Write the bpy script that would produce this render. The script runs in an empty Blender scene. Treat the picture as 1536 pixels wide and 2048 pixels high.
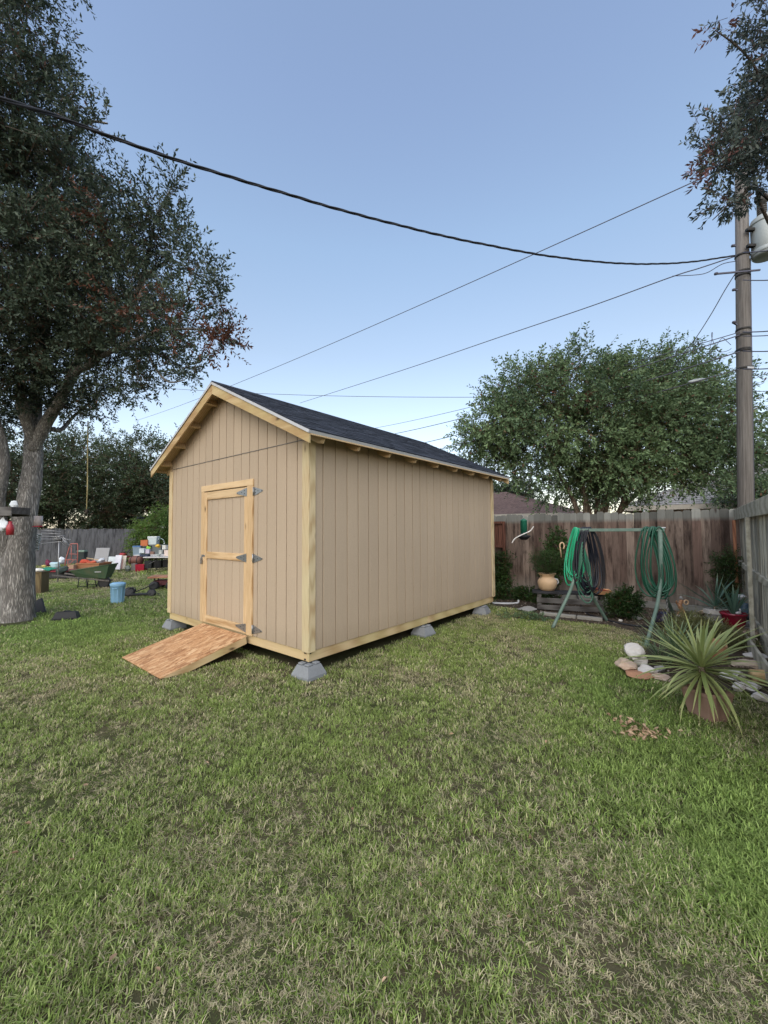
import bpy, bmesh, math, random
import numpy as np
from mathutils import Vector, Matrix, Euler
R = math.radians
random.seed(7)
rng = np.random.default_rng(7)
scene = bpy.context.scene
col = scene.collection

# ------------------------------------------------------------------ camera
CAM_H = 1.66
F = 807.0                      # focal length in pixels of the 1536 x 2048 photograph
pit, rol = R(2.55), R(0.38)
_f = Vector((0, math.cos(pit), math.sin(pit)))
_r0 = Vector((1, 0, 0))
_u0 = _r0.cross(_f)
_r = _r0 * math.cos(rol) - _u0 * math.sin(rol)
_u = _u0 * math.cos(rol) + _r0 * math.sin(rol)
cam_d = bpy.data.cameras.new('camera')
cam = bpy.data.objects.new('camera', cam_d)
col.objects.link(cam)
m = Matrix((( _r.x, _u.x, -_f.x, 0), (_r.y, _u.y, -_f.y, 0), (_r.z, _u.z, -_f.z, CAM_H), (0, 0, 0, 1)))
cam.matrix_world = m
cam_d.sensor_fit = 'VERTICAL'
cam_d.sensor_height = 36.0
cam_d.sensor_width = 27.0
cam_d.lens = 36.0 * F / 2048
cam_d.clip_start = 0.05
cam_d.clip_end = 2000
scene.camera = cam
scene.render.resolution_x, scene.render.resolution_y = 768, 1024

# ------------------------------------------------------------------ world, sun, exposure
SUN_EL, SUN_AZ = R(40), R(192)       # azimuth measured clockwise from +Y (behind, to the left of the camera)
w = bpy.data.worlds.new('World')
scene.world = w
w.use_nodes = True
nt = w.node_tree
nt.nodes.clear()
o_ = nt.nodes.new('ShaderNodeOutputWorld')
bg = nt.nodes.new('ShaderNodeBackground')
sky = nt.nodes.new('ShaderNodeTexSky')
sky.sky_type = 'NISHITA'
sky.sun_disc = False
sky.sun_elevation = SUN_EL
sky.sun_rotation = SUN_AZ
sky.air_density = 1.0
sky.dust_density = 1.2
sky.ozone_density = 2.0
hsv = nt.nodes.new('ShaderNodeHueSaturation')
hsv.inputs['Saturation'].default_value = 0.82
nt.links.new(sky.outputs[0], hsv.inputs['Color'])
# the band above the horizon is a little warmer all the way round, as after sunset
tcw = nt.nodes.new('ShaderNodeTexCoord'); sxw = nt.nodes.new('ShaderNodeSeparateXYZ'); crw = nt.nodes.new('ShaderNodeValToRGB'); mxw = nt.nodes.new('ShaderNodeMix')
nt.links.new(tcw.outputs['Generated'], sxw.inputs[0]); nt.links.new(sxw.outputs['Z'], crw.inputs[0])
crw.color_ramp.elements[0].position = 0.0; crw.color_ramp.elements[0].color = (.92, .80, .70, 1)
e_ = crw.color_ramp.elements.new(.16); e_.color = (.93, .855, .78, 1)
e_ = crw.color_ramp.elements.new(.40); e_.color = (.91, .885, .81, 1)
e_ = crw.color_ramp.elements.new(.58); e_.color = (.955, 1.0, .96, 1)
crw.color_ramp.elements[-1].position = .75; crw.color_ramp.elements[-1].color = (.955, .985, 1.0, 1)
mxw.data_type = 'RGBA'; mxw.blend_type = 'MULTIPLY'; mxw.inputs[0].default_value = 1.0
nt.links.new(hsv.outputs[0], mxw.inputs[6]); nt.links.new(crw.outputs[0], mxw.inputs[7])
nt.links.new(mxw.outputs[2], bg.inputs['Color'])
bg.inputs['Strength'].default_value = 0.135
nt.links.new(bg.outputs[0], o_.inputs[0])

sun_d = bpy.data.lights.new('sun', 'SUN')
sun = bpy.data.objects.new('sun', sun_d)
col.objects.link(sun)
sun_d.energy = 1.0
sun_d.angle = R(95)
sun_d.color = (1.0, 0.88, 0.72)
sd = Vector((math.sin(SUN_AZ) * math.cos(SUN_EL), math.cos(SUN_AZ) * math.cos(SUN_EL), math.sin(SUN_EL)))
sun.rotation_euler = sd.to_track_quat('Z', 'Y').to_euler()
vs = scene.view_settings
vs.view_transform = 'Standard'
vs.look = 'None'
vs.gamma = 1.0
vs.exposure = 1.2
vs.use_curve_mapping = False
scene.render.engine = 'CYCLES'

# ------------------------------------------------------------------ helpers: places
def ray(x, y):
    """direction of the line of sight through a point of the photograph"""
    a, b = (x - 768) / F, (1024 - y) / F
    return _f + _r * a + _u * b
def wp(x, y, Y):
    d = ray(x, y)
    t = Y / d.y
    return Vector((0, 0, CAM_H)) + d * t
def gp(x, y, z=0.0):
    d = ray(x, y)
    t = (z - CAM_H) / d.z
    return Vector((0, 0, CAM_H)) + d * t

def spot(x, Y, z=0.0):
    p = wp(x, 1050, Y)
    return Vector((p.x, p.y, z))

# ------------------------------------------------------------------ helpers: objects
def tag(o, label=None, cat=None, group=None, kind=None):
    if label: o['label'] = label
    if cat: o['category'] = cat
    if group: o['group'] = group
    if kind: o['kind'] = kind
    return o
def thing(name, label, cat, loc=(0, 0, 0), rz=0.0, group=None):
    o = bpy.data.objects.new(name, None)
    o.empty_display_size = 0.2
    col.objects.link(o)
    o.location = loc
    o.rotation_euler = (0, 0, rz)
    return tag(o, label, cat, group)
def link_mesh(name, me, parent=None, loc=None, rot=None, scale=None):
    o = bpy.data.objects.new(name, me)
    col.objects.link(o)
    if parent: o.parent = parent
    if loc is not None: o.location = loc
    if rot is not None: o.rotation_euler = rot
    if scale is not None: o.scale = scale
    return o

class MB:
    def __init__(s):
        s.v, s.f, s.sm = [], [], []
    def add(s, vs_, fs_, smooth=False, M=None):
        n = len(s.v)
        if M is not None: vs_ = [M @ Vector(p) for p in vs_]
        s.v.extend([tuple(p) for p in vs_])
        s.f.extend([tuple(i + n for i in f) for f in fs_])
        s.sm.extend([smooth] * len(fs_))
        return s
    def box(s, lo, hi, b=0.0, M=None):
        x0, y0, z0 = lo; x1, y1, z1 = hi
        if x1 < x0: x0, x1 = x1, x0
        if y1 < y0: y0, y1 = y1, y0
        if z1 < z0: z0, z1 = z1, z0
        if b <= 0:
            vs_ = [(x0,y0,z0),(x1,y0,z0),(x1,y1,z0),(x0,y1,z0),(x0,y0,z1),(x1,y0,z1),(x1,y1,z1),(x0,y1,z1)]
            fs_ = [(0,3,2,1),(4,5,6,7),(0,1,5,4),(1,2,6,5),(2,3,7,6),(3,0,4,7)]
            return s.add(vs_, fs_, False, M)
        b = min(b, (x1-x0)*.45, (y1-y0)*.45, (z1-z0)*.45)
        vs_, idx = [], {}
        X, Y, Z = (x0, x1), (y0, y1), (z0, z1)
        for i in (0,1):
            for j in (0,1):
                for k in (0,1):
                    sx, sy, sz = (b if i == 0 else -b), (b if j == 0 else -b), (b if k == 0 else -b)
                    for a, p in (('x',(X[i],Y[j]+sy,Z[k]+sz)),('y',(X[i]+sx,Y[j],Z[k]+sz)),('z',(X[i]+sx,Y[j]+sy,Z[k]))):
                        idx[a,i,j,k] = len(vs_); vs_.append(p)
        fs_ = []
        c4 = ((0,0),(0,1),(1,1),(1,0))
        for i in (0,1):
            fs_.append(tuple(idx['x',i,j,k] for j,k in c4)[::(1 if i == 0 else -1)])
            fs_.append(tuple(idx['y',j,i,k] for j,k in c4)[::(-1 if i == 0 else 1)])
            fs_.append(tuple(idx['z',j,k,i] for j,k in c4)[::(1 if i == 0 else -1)])
        for i in (0,1):
            for j in (0,1):
                q = [idx['x',i,j,0],idx['x',i,j,1],idx['y',i,j,1],idx['y',i,j,0]]
                fs_.append(tuple(q if i != j else q[::-1]))
                q = [idx['x',i,0,j],idx['x',i,1,j],idx['z',i,1,j],idx['z',i,0,j]]
                fs_.append(tuple(q[::-1] if i != j else q))
                q = [idx['y',0,i,j],idx['y',1,i,j],idx['z',1,i,j],idx['z',0,i,j]]
                fs_.append(tuple(q if i != j else q[::-1]))
                for k in (0,1):
                    q = [idx['x',i,j,k],idx['y',i,j,k],idx['z',i,j,k]]
                    fs_.append(tuple(q if (i+j+k) % 2 == 1 else q[::-1]))
        return s.add(vs_, fs_, False, M)
    def beam(s, a, b, w_, h_, up=(0,0,1), bev=0.0):
        a, b = Vector(a), Vector(b)
        d = b - a; L = d.length; d.normalize()
        up = Vector(up)
        side = d.cross(up)
        if side.length < 1e-4: side = d.cross(Vector((0,1,0)))
        side.normalize(); u2 = side.cross(d)
        M = Matrix(((d.x,side.x,u2.x,a.x),(d.y,side.y,u2.y,a.y),(d.z,side.z,u2.z,a.z),(0,0,0,1)))
        return s.box((0,-w_/2,-h_/2),(L,w_/2,h_/2), bev, M)
    def tube(s, pts, r, n=8, cap=True, smooth=True, closed=False, sq=1.0):
        pts = [Vector(p) for p in pts]
        N = len(pts)
        rr = list(r) if isinstance(r, (list, tuple, np.ndarray)) else [r]*N
        vs_, fs_ = [], []
        t = (pts[1]-pts[0]).normalized()
        ref = Vector((0,0,1)) if abs(t.z) < .9 else Vector((1,0,0))
        side = t.cross(ref).normalized()
        for i in range(N):
            if closed: tt = pts[(i+1) % N]-pts[i-1]
            elif i == 0: tt = pts[1]-pts[0]
            elif i == N-1: tt = pts[-1]-pts[-2]
            else: tt = pts[i+1]-pts[i-1]
            if tt.length < 1e-9: tt = t
            tt = tt.normalized()
            side = (side - tt*side.dot(tt))
            if side.length < 1e-6: side = tt.orthogonal()
            side.normalize()
            b = tt.cross(side)
            for k in range(n):
                an = 2*math.pi*k/n
                vs_.append(pts[i] + side*math.cos(an)*rr[i] + b*math.sin(an)*rr[i]*sq)
        for i in range(N if closed else N-1):
            j = (i+1) % N
            for k in range(n):
                fs_.append((i*n+k, i*n+(k+1) % n, j*n+(k+1) % n, j*n+k))
        if cap and not closed:
            fs_.append(tuple(range(n))[::-1]); fs_.append(tuple((N-1)*n+k for k in range(n)))
        return s.add(vs_, fs_, smooth)
    def lathe(s, prof, n=24, c=(0,0,0), smooth=True, wob=None, M=None):
        vs_, fs_ = [], []
        for i, (r, z) in enumerate(prof):
            for k in range(n):
                an = 2*math.pi*k/n
                rr = r*(1+(wob(an, i) if wob else 0))
                vs_.append((c[0]+rr*math.cos(an), c[1]+rr*math.sin(an), c[2]+z))
        for i in range(len(prof)-1):
            for k in range(n):
                fs_.append((i*n+k, i*n+(k+1) % n, (i+1)*n+(k+1) % n, (i+1)*n+k))
        if prof[0][0] > 1e-5: fs_.append(tuple(range(n))[::-1])
        if prof[-1][0] > 1e-5: fs_.append(tuple((len(prof)-1)*n+k for k in range(n)))
        return s.add(vs_, fs_, smooth, M)
    def prism(s, poly, axis, a, b):
        """extrude a 2D polygon along an axis between a and b"""
        n = len(poly)
        def P(p, t):
            return {'x': (t, p[0], p[1]), 'y': (p[0], t, p[1]), 'z': (p[0], p[1], t)}[axis]
        vs_ = [P(p, a) for p in poly]+[P(p, b) for p in poly]
        fs_ = [tuple(range(n))[::-1], tuple(range(n, 2*n))]+[(i, (i+1) % n, n+(i+1) % n, n+i) for i in range(n)]
        return s.add(vs_, fs_)
    def build(s, name, mat, parent=None, recalc=True, loc=None, rot=None):
        me = bpy.data.meshes.new(name)
        me.from_pydata(s.v, [], s.f)
        me.polygons.foreach_set('use_smooth', s.sm)
        if recalc:
            bm = bmesh.new(); bm.from_mesh(me)
            bmesh.ops.recalc_face_normals(bm, faces=bm.faces)
            bm.to_mesh(me); bm.free()
        me.materials.append(mat)
        return link_mesh(name, me, parent, loc, rot)

# ------------------------------------------------------------------ helpers: materials
def srgb(r, g, b):
    def c(x):
        x /= 255.0
        return x/12.92 if x <= .04045 else ((x+.055)/1.055)**2.4
    return (c(r), c(g), c(b), 1)
class NT:
    def __init__(s, name):
        s.m = bpy.data.materials.new(name); s.m.use_nodes = True
        s.t = s.m.node_tree; s.t.nodes.clear()
        s.out = s.t.nodes.new('ShaderNodeOutputMaterial')
        s.b = s.t.nodes.new('ShaderNodeBsdfPrincipled')
        s.t.links.new(s.b.outputs[0], s.out.inputs[0])
    def n(s, kind, **kw):
        nd = s.t.nodes.new(kind)
        for k, v in kw.items():
            if k in nd.inputs: s.set(nd.inputs[k], v)
            else: setattr(nd, k, v)
        return nd
    def set(s, sock, v):
        if isinstance(v, bpy.types.NodeSocket): s.t.links.new(v, sock)
        else: sock.default_value = v
    def coords(s, scale=(1,1,1), kind='Object', per_obj=True):
        if kind == 'World': src = s.n('ShaderNodeNewGeometry').outputs['Position']
        else: src = s.n('ShaderNodeTexCoord').outputs[kind]
        mp = s.n('ShaderNodeMapping'); s.set(mp.inputs['Vector'], src); mp.inputs['Scale'].default_value = scale
        v = mp.outputs[0]
        if per_obj:
            oi = s.n('ShaderNodeObjectInfo')
            mu = s.n('ShaderNodeMath', operation='MULTIPLY'); s.set(mu.inputs[0], oi.outputs['Random']); mu.inputs[1].default_value = 57.0
            ad = s.n('ShaderNodeVectorMath', operation='ADD'); s.set(ad.inputs[0], v); s.set(ad.inputs[1], mu.outputs[0])
            v = ad.outputs[0]
        return v
    def noise(s, vec, scale, detail=4, rough=.6, dist=0.0):
        nd = s.n('ShaderNodeTexNoise'); s.set(nd.inputs['Vector'], vec)
        nd.inputs['Scale'].default_value = scale; nd.inputs['Detail'].default_value = detail
        nd.inputs['Roughness'].default_value = rough; nd.inputs['Distortion'].default_value = dist
        return nd.outputs[0]
    def ramp(s, fac, stops):
        nd = s.n('ShaderNodeValToRGB'); s.set(nd.inputs[0], fac)
        e = nd.color_ramp.elements
        while len(e) < len(stops): e.new(.5)
        for i, (p, c) in enumerate(stops):
            e[i].position = p; e[i].color = c if len(c) == 4 else (*c, 1)
        return nd.outputs[0]
    def mix(s, fac, a, b, mode='MIX'):
        nd = s.n('ShaderNodeMix', data_type='RGBA', blend_type=mode)
        s.set(nd.inputs[0], fac); s.set(nd.inputs[6], a); s.set(nd.inputs[7], b)
        return nd.outputs[2]
    def math(s, op, a, b=0.0, clamp=False):
        nd = s.n('ShaderNodeMath', operation=op, use_clamp=clamp); s.set(nd.inputs[0], a); s.set(nd.inputs[1], b)
        return nd.outputs[0]
    def val(s, colr, lo, hi, fac):
        """value variation: fac 0..1 maps to lo..hi"""
        mr = s.n('ShaderNodeMapRange'); s.set(mr.inputs[0], fac); mr.inputs[3].default_value = lo; mr.inputs[4].default_value = hi
        h = s.n('ShaderNodeHueSaturation'); s.set(h.inputs['Value'], mr.outputs[0]); s.set(h.inputs['Color'], colr)
        return h.outputs[0]
    def rnd(s): return s.n('ShaderNodeObjectInfo').outputs['Random']
    def attr(s, name, kind='GEOMETRY'):
        nd = s.n('ShaderNodeAttribute', attribute_type=kind); nd.attribute_name = name
        return nd.outputs['Fac']
    def bump(s, h, st=.3, d=.01):
        nd = s.n('ShaderNodeBump'); nd.inputs['Strength'].default_value = st; nd.inputs['Distance'].default_value = d
        s.set(nd.inputs['Height'], h); s.set(s.b.inputs['Normal'], nd.outputs[0])
    def done(s, colr, rough=.8, metal=0.0, spec=.3, coat=0.0):
        s.set(s.b.inputs['Base Color'], colr); s.set(s.b.inputs['Roughness'], rough)
        s.b.inputs['Metallic'].default_value = metal; s.b.inputs['Specular IOR Level'].default_value = spec
        s.b.inputs['Coat Weight'].default_value = coat
        return s.m

def plain(name, c, rough=.6, metal=0.0, var=.12, scale=8, bump=.15, spec=.35, dirt=None):
    k = NT(name)
    v = k.coords()
    f = k.noise(v, scale, 5, .65)
    f2 = k.noise(v, scale*6, 3, .6)
    cc = k.val(c, 1-var, 1+var, f)
    cc = k.val(cc, 1-var*.6, 1+var*.6, f2)
    if dirt: cc = k.mix(k.math('MULTIPLY', k.ramp(f, [(.45, (0,0,0)), (.7, (1,1,1))]), .6), cc, dirt)
    k.bump(f2, bump, .004)
    return k.done(cc, rough, metal, spec)

def wood(name, light, dark, axis=2, knots=.5, rough=.75, gscale=1.0, tint=None, per=.10, knotcol=None):
    k = NT(name)
    sc = [14*gscale]*3; sc[axis] = .9*gscale
    v = k.coords(tuple(sc))
    g = k.noise(v, 2.2, 5, .65, .8)
    w_ = k.n('ShaderNodeTexWave', wave_type='RINGS' if axis == 2 else 'BANDS'); w_.inputs['Scale'].default_value = .8
    k.set(w_.inputs['Vector'], v); w_.inputs['Distortion'].default_value = 6.0; w_.inputs['Detail'].default_value = 3; w_.inputs['Detail Scale'].default_value = .6
    f = k.mix(.45, g, w_.outputs['Fac'])
    cc = k.ramp(f, [(.25, dark), (.5, tuple((a*.4+b*.6) for a, b in zip(dark, light))), (.75, light)])
    v2 = k.coords((1, 1, 1))
    big = k.noise(v2, 1.6, 3, .6)
    if tint: cc = k.mix(k.ramp(big, [(.42, (0,0,0)), (.62, (1,1,1))]), cc, k.mix(.55, cc, tint))
    cc = k.val(cc, .86, 1.12, big)
    cc = k.val(cc, 1-per, 1+per, k.rnd())
    ks = [3.4]*3; ks[axis] = 1.5
    vo = k.n('ShaderNodeTexVoronoi'); k.set(vo.inputs['Vector'], k.coords(tuple(ks))); vo.inputs['Scale'].default_value = 1.3
    kn = k.ramp(vo.outputs['Distance'], [(.035, (1,1,1)), (.085, (.35,.35,.35)), (.13, (0,0,0))])
    cc = k.mix(k.math('MULTIPLY', kn, knots), cc, knotcol or tuple(x*.28 for x in dark[:3])+(1,))
    k.bump(g, .25, .004)
    return k.done(cc, rough, 0, .25)

M = {}
M['pine_z'] = wood('treated_pine_upright', (.56,.45,.28,1), (.39,.28,.15,1), 2, .9, tint=(.47,.42,.26,1), gscale=1.7)
M['pine_y'] = wood('treated_pine_across', (.56,.42,.24,1), (.36,.23,.11,1), 1, 1.0, tint=(.46,.38,.18,1))
M['pine_x'] = wood('treated_pine_along', (.54,.41,.24,1), (.36,.24,.12,1), 0, 1.0, tint=(.44,.38,.18,1))
M['fir_z'] = wood('door_trim_upright', (.60,.44,.26,1), (.36,.22,.10,1), 2, 1.0, gscale=1.5)
M['fir_y'] = wood('door_trim_across', (.60,.44,.26,1), (.36,.22,.10,1), 1, 1.0, gscale=1.5)
M['raft'] = wood('rafter_wood', (.58,.44,.27,1), (.47,.32,.17,1), 1, .4)

def siding_mat():
    k = NT('painted_siding')
    v = k.coords((1,1,1))
    a = k.noise(v, 55, 3, .7)
    b = k.noise(k.coords((30, 30, 1.5)), 3, 4, .7)
    c = k.noise(k.coords((1,1,1), 'World', False), .9, 3, .5)
    cc = k.val((.40,.315,.228,1), .88, 1.10, a)
    cc = k.val(cc, .92, 1.08, b)
    cc = k.val(cc, .94, 1.05, c)
    cc = k.val(cc, .965, 1.035, k.rnd())
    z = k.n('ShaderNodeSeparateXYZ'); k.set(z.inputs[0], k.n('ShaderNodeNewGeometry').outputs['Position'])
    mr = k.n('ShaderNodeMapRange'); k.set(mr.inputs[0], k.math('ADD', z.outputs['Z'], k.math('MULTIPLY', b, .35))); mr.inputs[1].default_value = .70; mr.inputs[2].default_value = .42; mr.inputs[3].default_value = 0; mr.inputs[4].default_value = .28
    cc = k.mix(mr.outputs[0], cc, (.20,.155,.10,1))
    sp = k.n('ShaderNodeTexVoronoi'); k.set(sp.inputs['Vector'], k.coords((1,1,1), 'World', False)); sp.inputs['Scale'].default_value = 3.4
    cc = k.mix(k.math('MULTIPLY', k.ramp(sp.outputs['Distance'], [(.018, (1,1,1)), (.035, (0,0,0))]), .55), cc, (.12,.09,.065,1))
    k.bump(k.mix(.5, a, b), .35, .003)
    return k.done(cc, .72, 0, .3)
M['siding'] = siding_mat()
M['joist'] = wood('floor_joist_wood', (.40,.30,.16,1), (.30,.20,.09,1), 0, .4)
M['white_metal'] = plain('drip_edge_white', (.45,.46,.48,1), .5, 0, .08, 5, .05)
M['galv'] = plain('galvanised_steel', (.33,.34,.35,1), .38, .85, .25, 30, .1)
M['galv_pale'] = plain('flashing', (.20,.18,.155,1), .5, .3, .2, 30, .1)
M['black'] = plain('black_plastic', (.018,.019,.022,1), .5, 0, .3, 12, .1)
M['bolt'] = plain('dark_bolt', (.03,.028,.026,1), .5, .4, .2, 30, .1)
M['block'] = plain('pier_concrete', (.20,.212,.225,1), .9, 0, .22, 9, .6, .2)
M['rock_white'] = plain('pale_limestone', (.52,.50,.47,1), .9, 0, .22, 6, .9, .2, dirt=(.33,.29,.25,1))
M['rock_pink'] = plain('buff_flagstone', (.46,.37,.29,1), .9, 0, .22, 6, .9, .2, dirt=(.32,.19,.13,1))
M['rock_rust'] = plain('rusty_flagstone', (.37,.20,.12,1), .9, 0, .25, 6, .9, .2)
M['rock_grey'] = plain('grey_stone', (.24,.235,.225,1), .9, 0, .25, 6, .9, .2)
M['terra'] = plain('terracotta', (.50,.27,.14,1), .75, 0, .14, 5, .3, .3)
M['terra_pale'] = plain('pale_terracotta', (.52,.36,.22,1), .6, 0, .12, 5, .2, .35)
M['terra_dull'] = plain('dusty_terracotta', (.24,.155,.12,1), .85, 0, .16, 7, .3, .3)
M['pot_red'] = plain('glazed_red', (.20,.012,.028,1), .25, 0, .12, 5, .05, .5)
M['green_steel'] = plain('faded_green_paint', (.105,.165,.135,1), .6, 0, .2, 9, .3, .35, dirt=(.17,.21,.18,1))
M['hose_bright'] = plain('bright_green_hose', (.012,.30,.15,1), .35, 0, .12, 5, .05, .5)
M['hose_dark'] = plain('dark_green_hose', (.010,.075,.045,1), .4, 0, .2, 5, .05, .5)
M['hose_navy'] = plain('navy_hose', (.006,.008,.016,1), .4, 0, .2, 5, .05, .5)
M['hose_teal'] = plain('pale_green_hose', (.035,.13,.085,1), .4, 0, .2, 5, .05, .5)
M['cable'] = plain('black_cable', (.020,.021,.026,1), .6, 0, .1, 5, .05, .3)
M['wire'] = plain('weathered_wire', (.10,.10,.13,1), .6, .3, .1, 5, .0, .3)

def bark(name, a, b, sc=1.0, bs=.9):
    k = NT(name)
    v = k.coords((19*sc, 19*sc, 2.3*sc), per_obj=False)
    n1 = k.noise(v, 1.6, 6, .72, .6)
    vo = k.n('ShaderNodeTexVoronoi', feature='DISTANCE_TO_EDGE'); vo.inputs['Scale'].default_value = 2.4
    ad = k.n('ShaderNodeVectorMath', operation='ADD'); k.set(ad.inputs[0], v)
    sc2 = k.n('ShaderNodeVectorMath', operation='SCALE'); sc2.inputs['Scale'].default_value = 1.5
    nn = k.n('ShaderNodeTexNoise'); k.set(nn.inputs['Vector'], v); nn.inputs['Scale'].default_value = 1.4
    k.set(sc2.inputs[0], nn.outputs['Color']); k.set(ad.inputs[1], sc2.outputs[0]); k.set(vo.inputs['Vector'], ad.outputs[0])
    e = k.ramp(vo.outputs['Distance'], [(0, (.15,.15,.15)), (.30, (1,1,1))])
    f = k.mix(.38, n1, e)
    cc = k.ramp(f, [(.25, tuple(x*.42 for x in a[:3])+(1,)), (.5, a), (.8, b)])
    cc = k.val(cc, .8, 1.15, k.noise(k.coords((1,1,1), per_obj=False), 1.3, 3, .6))
    k.bump(f, bs, .03)
    return k.done(cc, .9, 0, .15)
M['bark'] = bark('oak_bark', (.19,.178,.165,1), (.46,.44,.41,1), .72, 1.0)
M['bark_smooth'] = bark('smooth_bark', (.13,.10,.075,1), (.26,.21,.165,1), .6, .3)
M['bark_dark'] = bark('dark_bark', (.06,.05,.04,1), (.12,.10,.085,1))
def pole_mat():
    k = NT('weathered_pole')
    g = k.noise(k.coords((20, 20, .45), per_obj=False), 2.5, 6, .75, .3); b = k.noise(k.coords((3, 3, .8), per_obj=False), 1.2, 3, .6)
    cc = k.ramp(g, [(.28, (.05,.045,.04)), (.45, (.13,.118,.108)), (.7, (.22,.205,.19))])
    cc = k.val(cc, .7, 1.25, b)
    k.bump(g, .8, .012)
    return k.done(cc, .92, 0, .15)
M['pole'] = pole_mat()
def leaf_mat(name, c1, c2, dead=(.12,.050,.030,1), trans=.25, rough=.5):
    k = NT(name)
    a = k.attr('v'); d = k.attr('dead')
    cc = k.mix(a, c1, c2)
    cc = k.mix(d, cc, dead)
    k.done(cc, rough, 0, .3)
    tr = k.n('ShaderNodeBsdfTranslucent'); k.set(tr.inputs['Color'], k.val(cc, 1.1, 1.1, .5))
    ms = k.n('ShaderNodeMixShader'); ms.inputs[0].default_value = trans
    k.t.links.new(k.b.outputs[0], ms.inputs[1]); k.t.links.new(tr.outputs[0], ms.inputs[2]); k.t.links.new(ms.outputs[0], k.out.inputs[0])
    return k.m
M['leaf_oak'] = leaf_mat('oak_leaves', (.022,.036,.026,1), (.095,.130,.085,1))
M['leaf_right'] = leaf_mat('overhanging_leaves', (.030,.042,.038,1), (.085,.11,.09,1), (.15,.07,.06,1))
M['leaf_myrtle'] = leaf_mat('myrtle_leaves', (.035,.070,.042,1), (.190,.275,.125,1), (.15,.06,.04,1))
M['leaf_far'] = leaf_mat('far_leaves', (.022,.036,.020,1), (.065,.095,.042,1))
M['leaf_bush'] = leaf_mat('bush_leaves', (.035,.085,.015,1), (.12,.20,.035,1))
M['leaf_dark'] = leaf_mat('dark_shrub_leaves', (.012,.035,.010,1), (.05,.095,.022,1))
M['leaf_olive'] = leaf_mat('olive_mound_leaves', (.07,.08,.03,1), (.20,.215,.085,1), (.2,.1,.06,1))
def blade_mat(name, c1, c2, tip):
    k = NT(name)
    tc = k.n('ShaderNodeTexCoord')
    sx = k.n('ShaderNodeSeparateXYZ'); k.set(sx.inputs[0], tc.outputs['Object'])
    cc = k.mix(k.rnd(), c1, c2)
    cc = k.mix(k.ramp(sx.outputs['X'], [(.75, (0,0,0)), (1.0, (1,1,1))]), cc, tip)
    cc = k.val(cc, .85, 1.15, k.noise(k.coords((2,40,40)), 1.5, 2))
    k.done(cc, .45, 0, .4)
    tr = k.n('ShaderNodeBsdfTranslucent'); k.set(tr.inputs['Color'], cc)
    ms = k.n('ShaderNodeMixShader'); ms.inputs[0].default_value = .2
    k.t.links.new(k.b.outputs[0], ms.inputs[1]); k.t.links.new(tr.outputs[0], ms.inputs[2]); k.t.links.new(ms.outputs[0], k.out.inputs[0])
    return k.m
M['yucca'] = blade_mat('yucca_blade', (.17,.22,.07,1), (.36,.40,.17,1), (.36,.33,.14,1))
M['spiky'] = blade_mat('grey_green_blade', (.10,.165,.08,1), (.22,.29,.15,1), (.30,.32,.18,1))
M['agave'] = blade_mat('blue_green_blade', (.055,.12,.085,1), (.12,.20,.15,1), (.20,.24,.14,1))
# ------------------------------------------------------------------ the ground
PSI = R(50.36)                                    # the yard's fences and shed all follow this bearing
CORNER = Vector((-0.865, 4.65, 0))                # front right corner of the shed
DV = Vector((math.cos(PSI), math.sin(PSI), 0))    # along the shed's length
DU = Vector((-math.sin(PSI), math.cos(PSI), 0))   # along its width
def yd(v, u, z=0.0):
    return CORNER + DV*v + DU*u + Vector((0, 0, z))
def to_vu(p):
    d = Vector(p) - CORNER
    return d.dot(DV), d.dot(DU)

def ground_mat():
    k = NT('lawn_thatch')
    v = k.coords((1,1,1), 'World', False)
    a = k.noise(v, .55, 4, .6)
    b = k.noise(v, 14, 4, .7)
    c = k.noise(v, 120, 3, .7)
    cc = k.mix(k.ramp(a, [(.4, (0,0,0)), (.62, (1,1,1))]), (.055,.062,.026,1), (.10,.080,.050,1))
    cc = k.val(cc, .65, 1.3, b)
    cc = k.val(cc, .6, 1.4, c)
    k.bump(c, .6, .01)
    return k.done(cc, .95, 0, .1)
g = MB().add([(-400,-400,0),(400,-400,0),(400,400,0),(-400,400,0)], [(0,1,2,3)]).build('ground', ground_mat())
tag(g, kind='structure')

def poly_in(px, py, poly):
    inside = np.zeros(len(px), bool)
    n = len(poly)
    for i in range(n):
        x1, y1 = poly[i]; x2, y2 = poly[(i+1) % n]
        c = ((y1 > py) != (y2 > py)) & (px < (x2-x1)*(py-y1)/((y2-y1) if abs(y2-y1) > 1e-9 else 1e-9)+x1)
        inside ^= c
    return inside

# planting bed along the back and right fences
bed_px = [(990,1213),(1045,1222),(1090,1239),(1200,1250),(1262,1262),(1305,1290),(1270,1322),(1300,1352),(1345,1372),(1400,1372),(1470,1385),(1530,1400)]
bed = [gp(x, y).xy for x, y in bed_px]
bed = [tuple(p) for p in bed]
fr0 = Vector((6.60, 7.50, 0)); fr1 = Vector((2.60, 2.25, 0))     # right-hand fence, far end and near end
bed += [tuple(fr1.lerp(fr0, .33).xy), tuple(fr0.xy), tuple(yd(6.93, .9).xy)]
def soil_mat():
    k = NT('bed_soil')
    v = k.coords((1,1,1), 'World', False)
    b = k.noise(v, 9, 5, .7); c = k.noise(v, 60, 4, .75)
    cc = k.ramp(b, [(.3, (.035,.028,.02)), (.55, (.075,.06,.045)), (.8, (.12,.10,.08))])
    cc = k.val(cc, .5, 1.6, c)
    k.bump(k.mix(.5, b, c), .9, .03)
    return k.done(cc, .95, 0, .1)
bm_ = MB(); bm_.add([(x, y, .012) for x, y in bed], [tuple(range(len(bed)))])
tag(bm_.build('garden_bed', soil_mat()), kind='structure')

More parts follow.
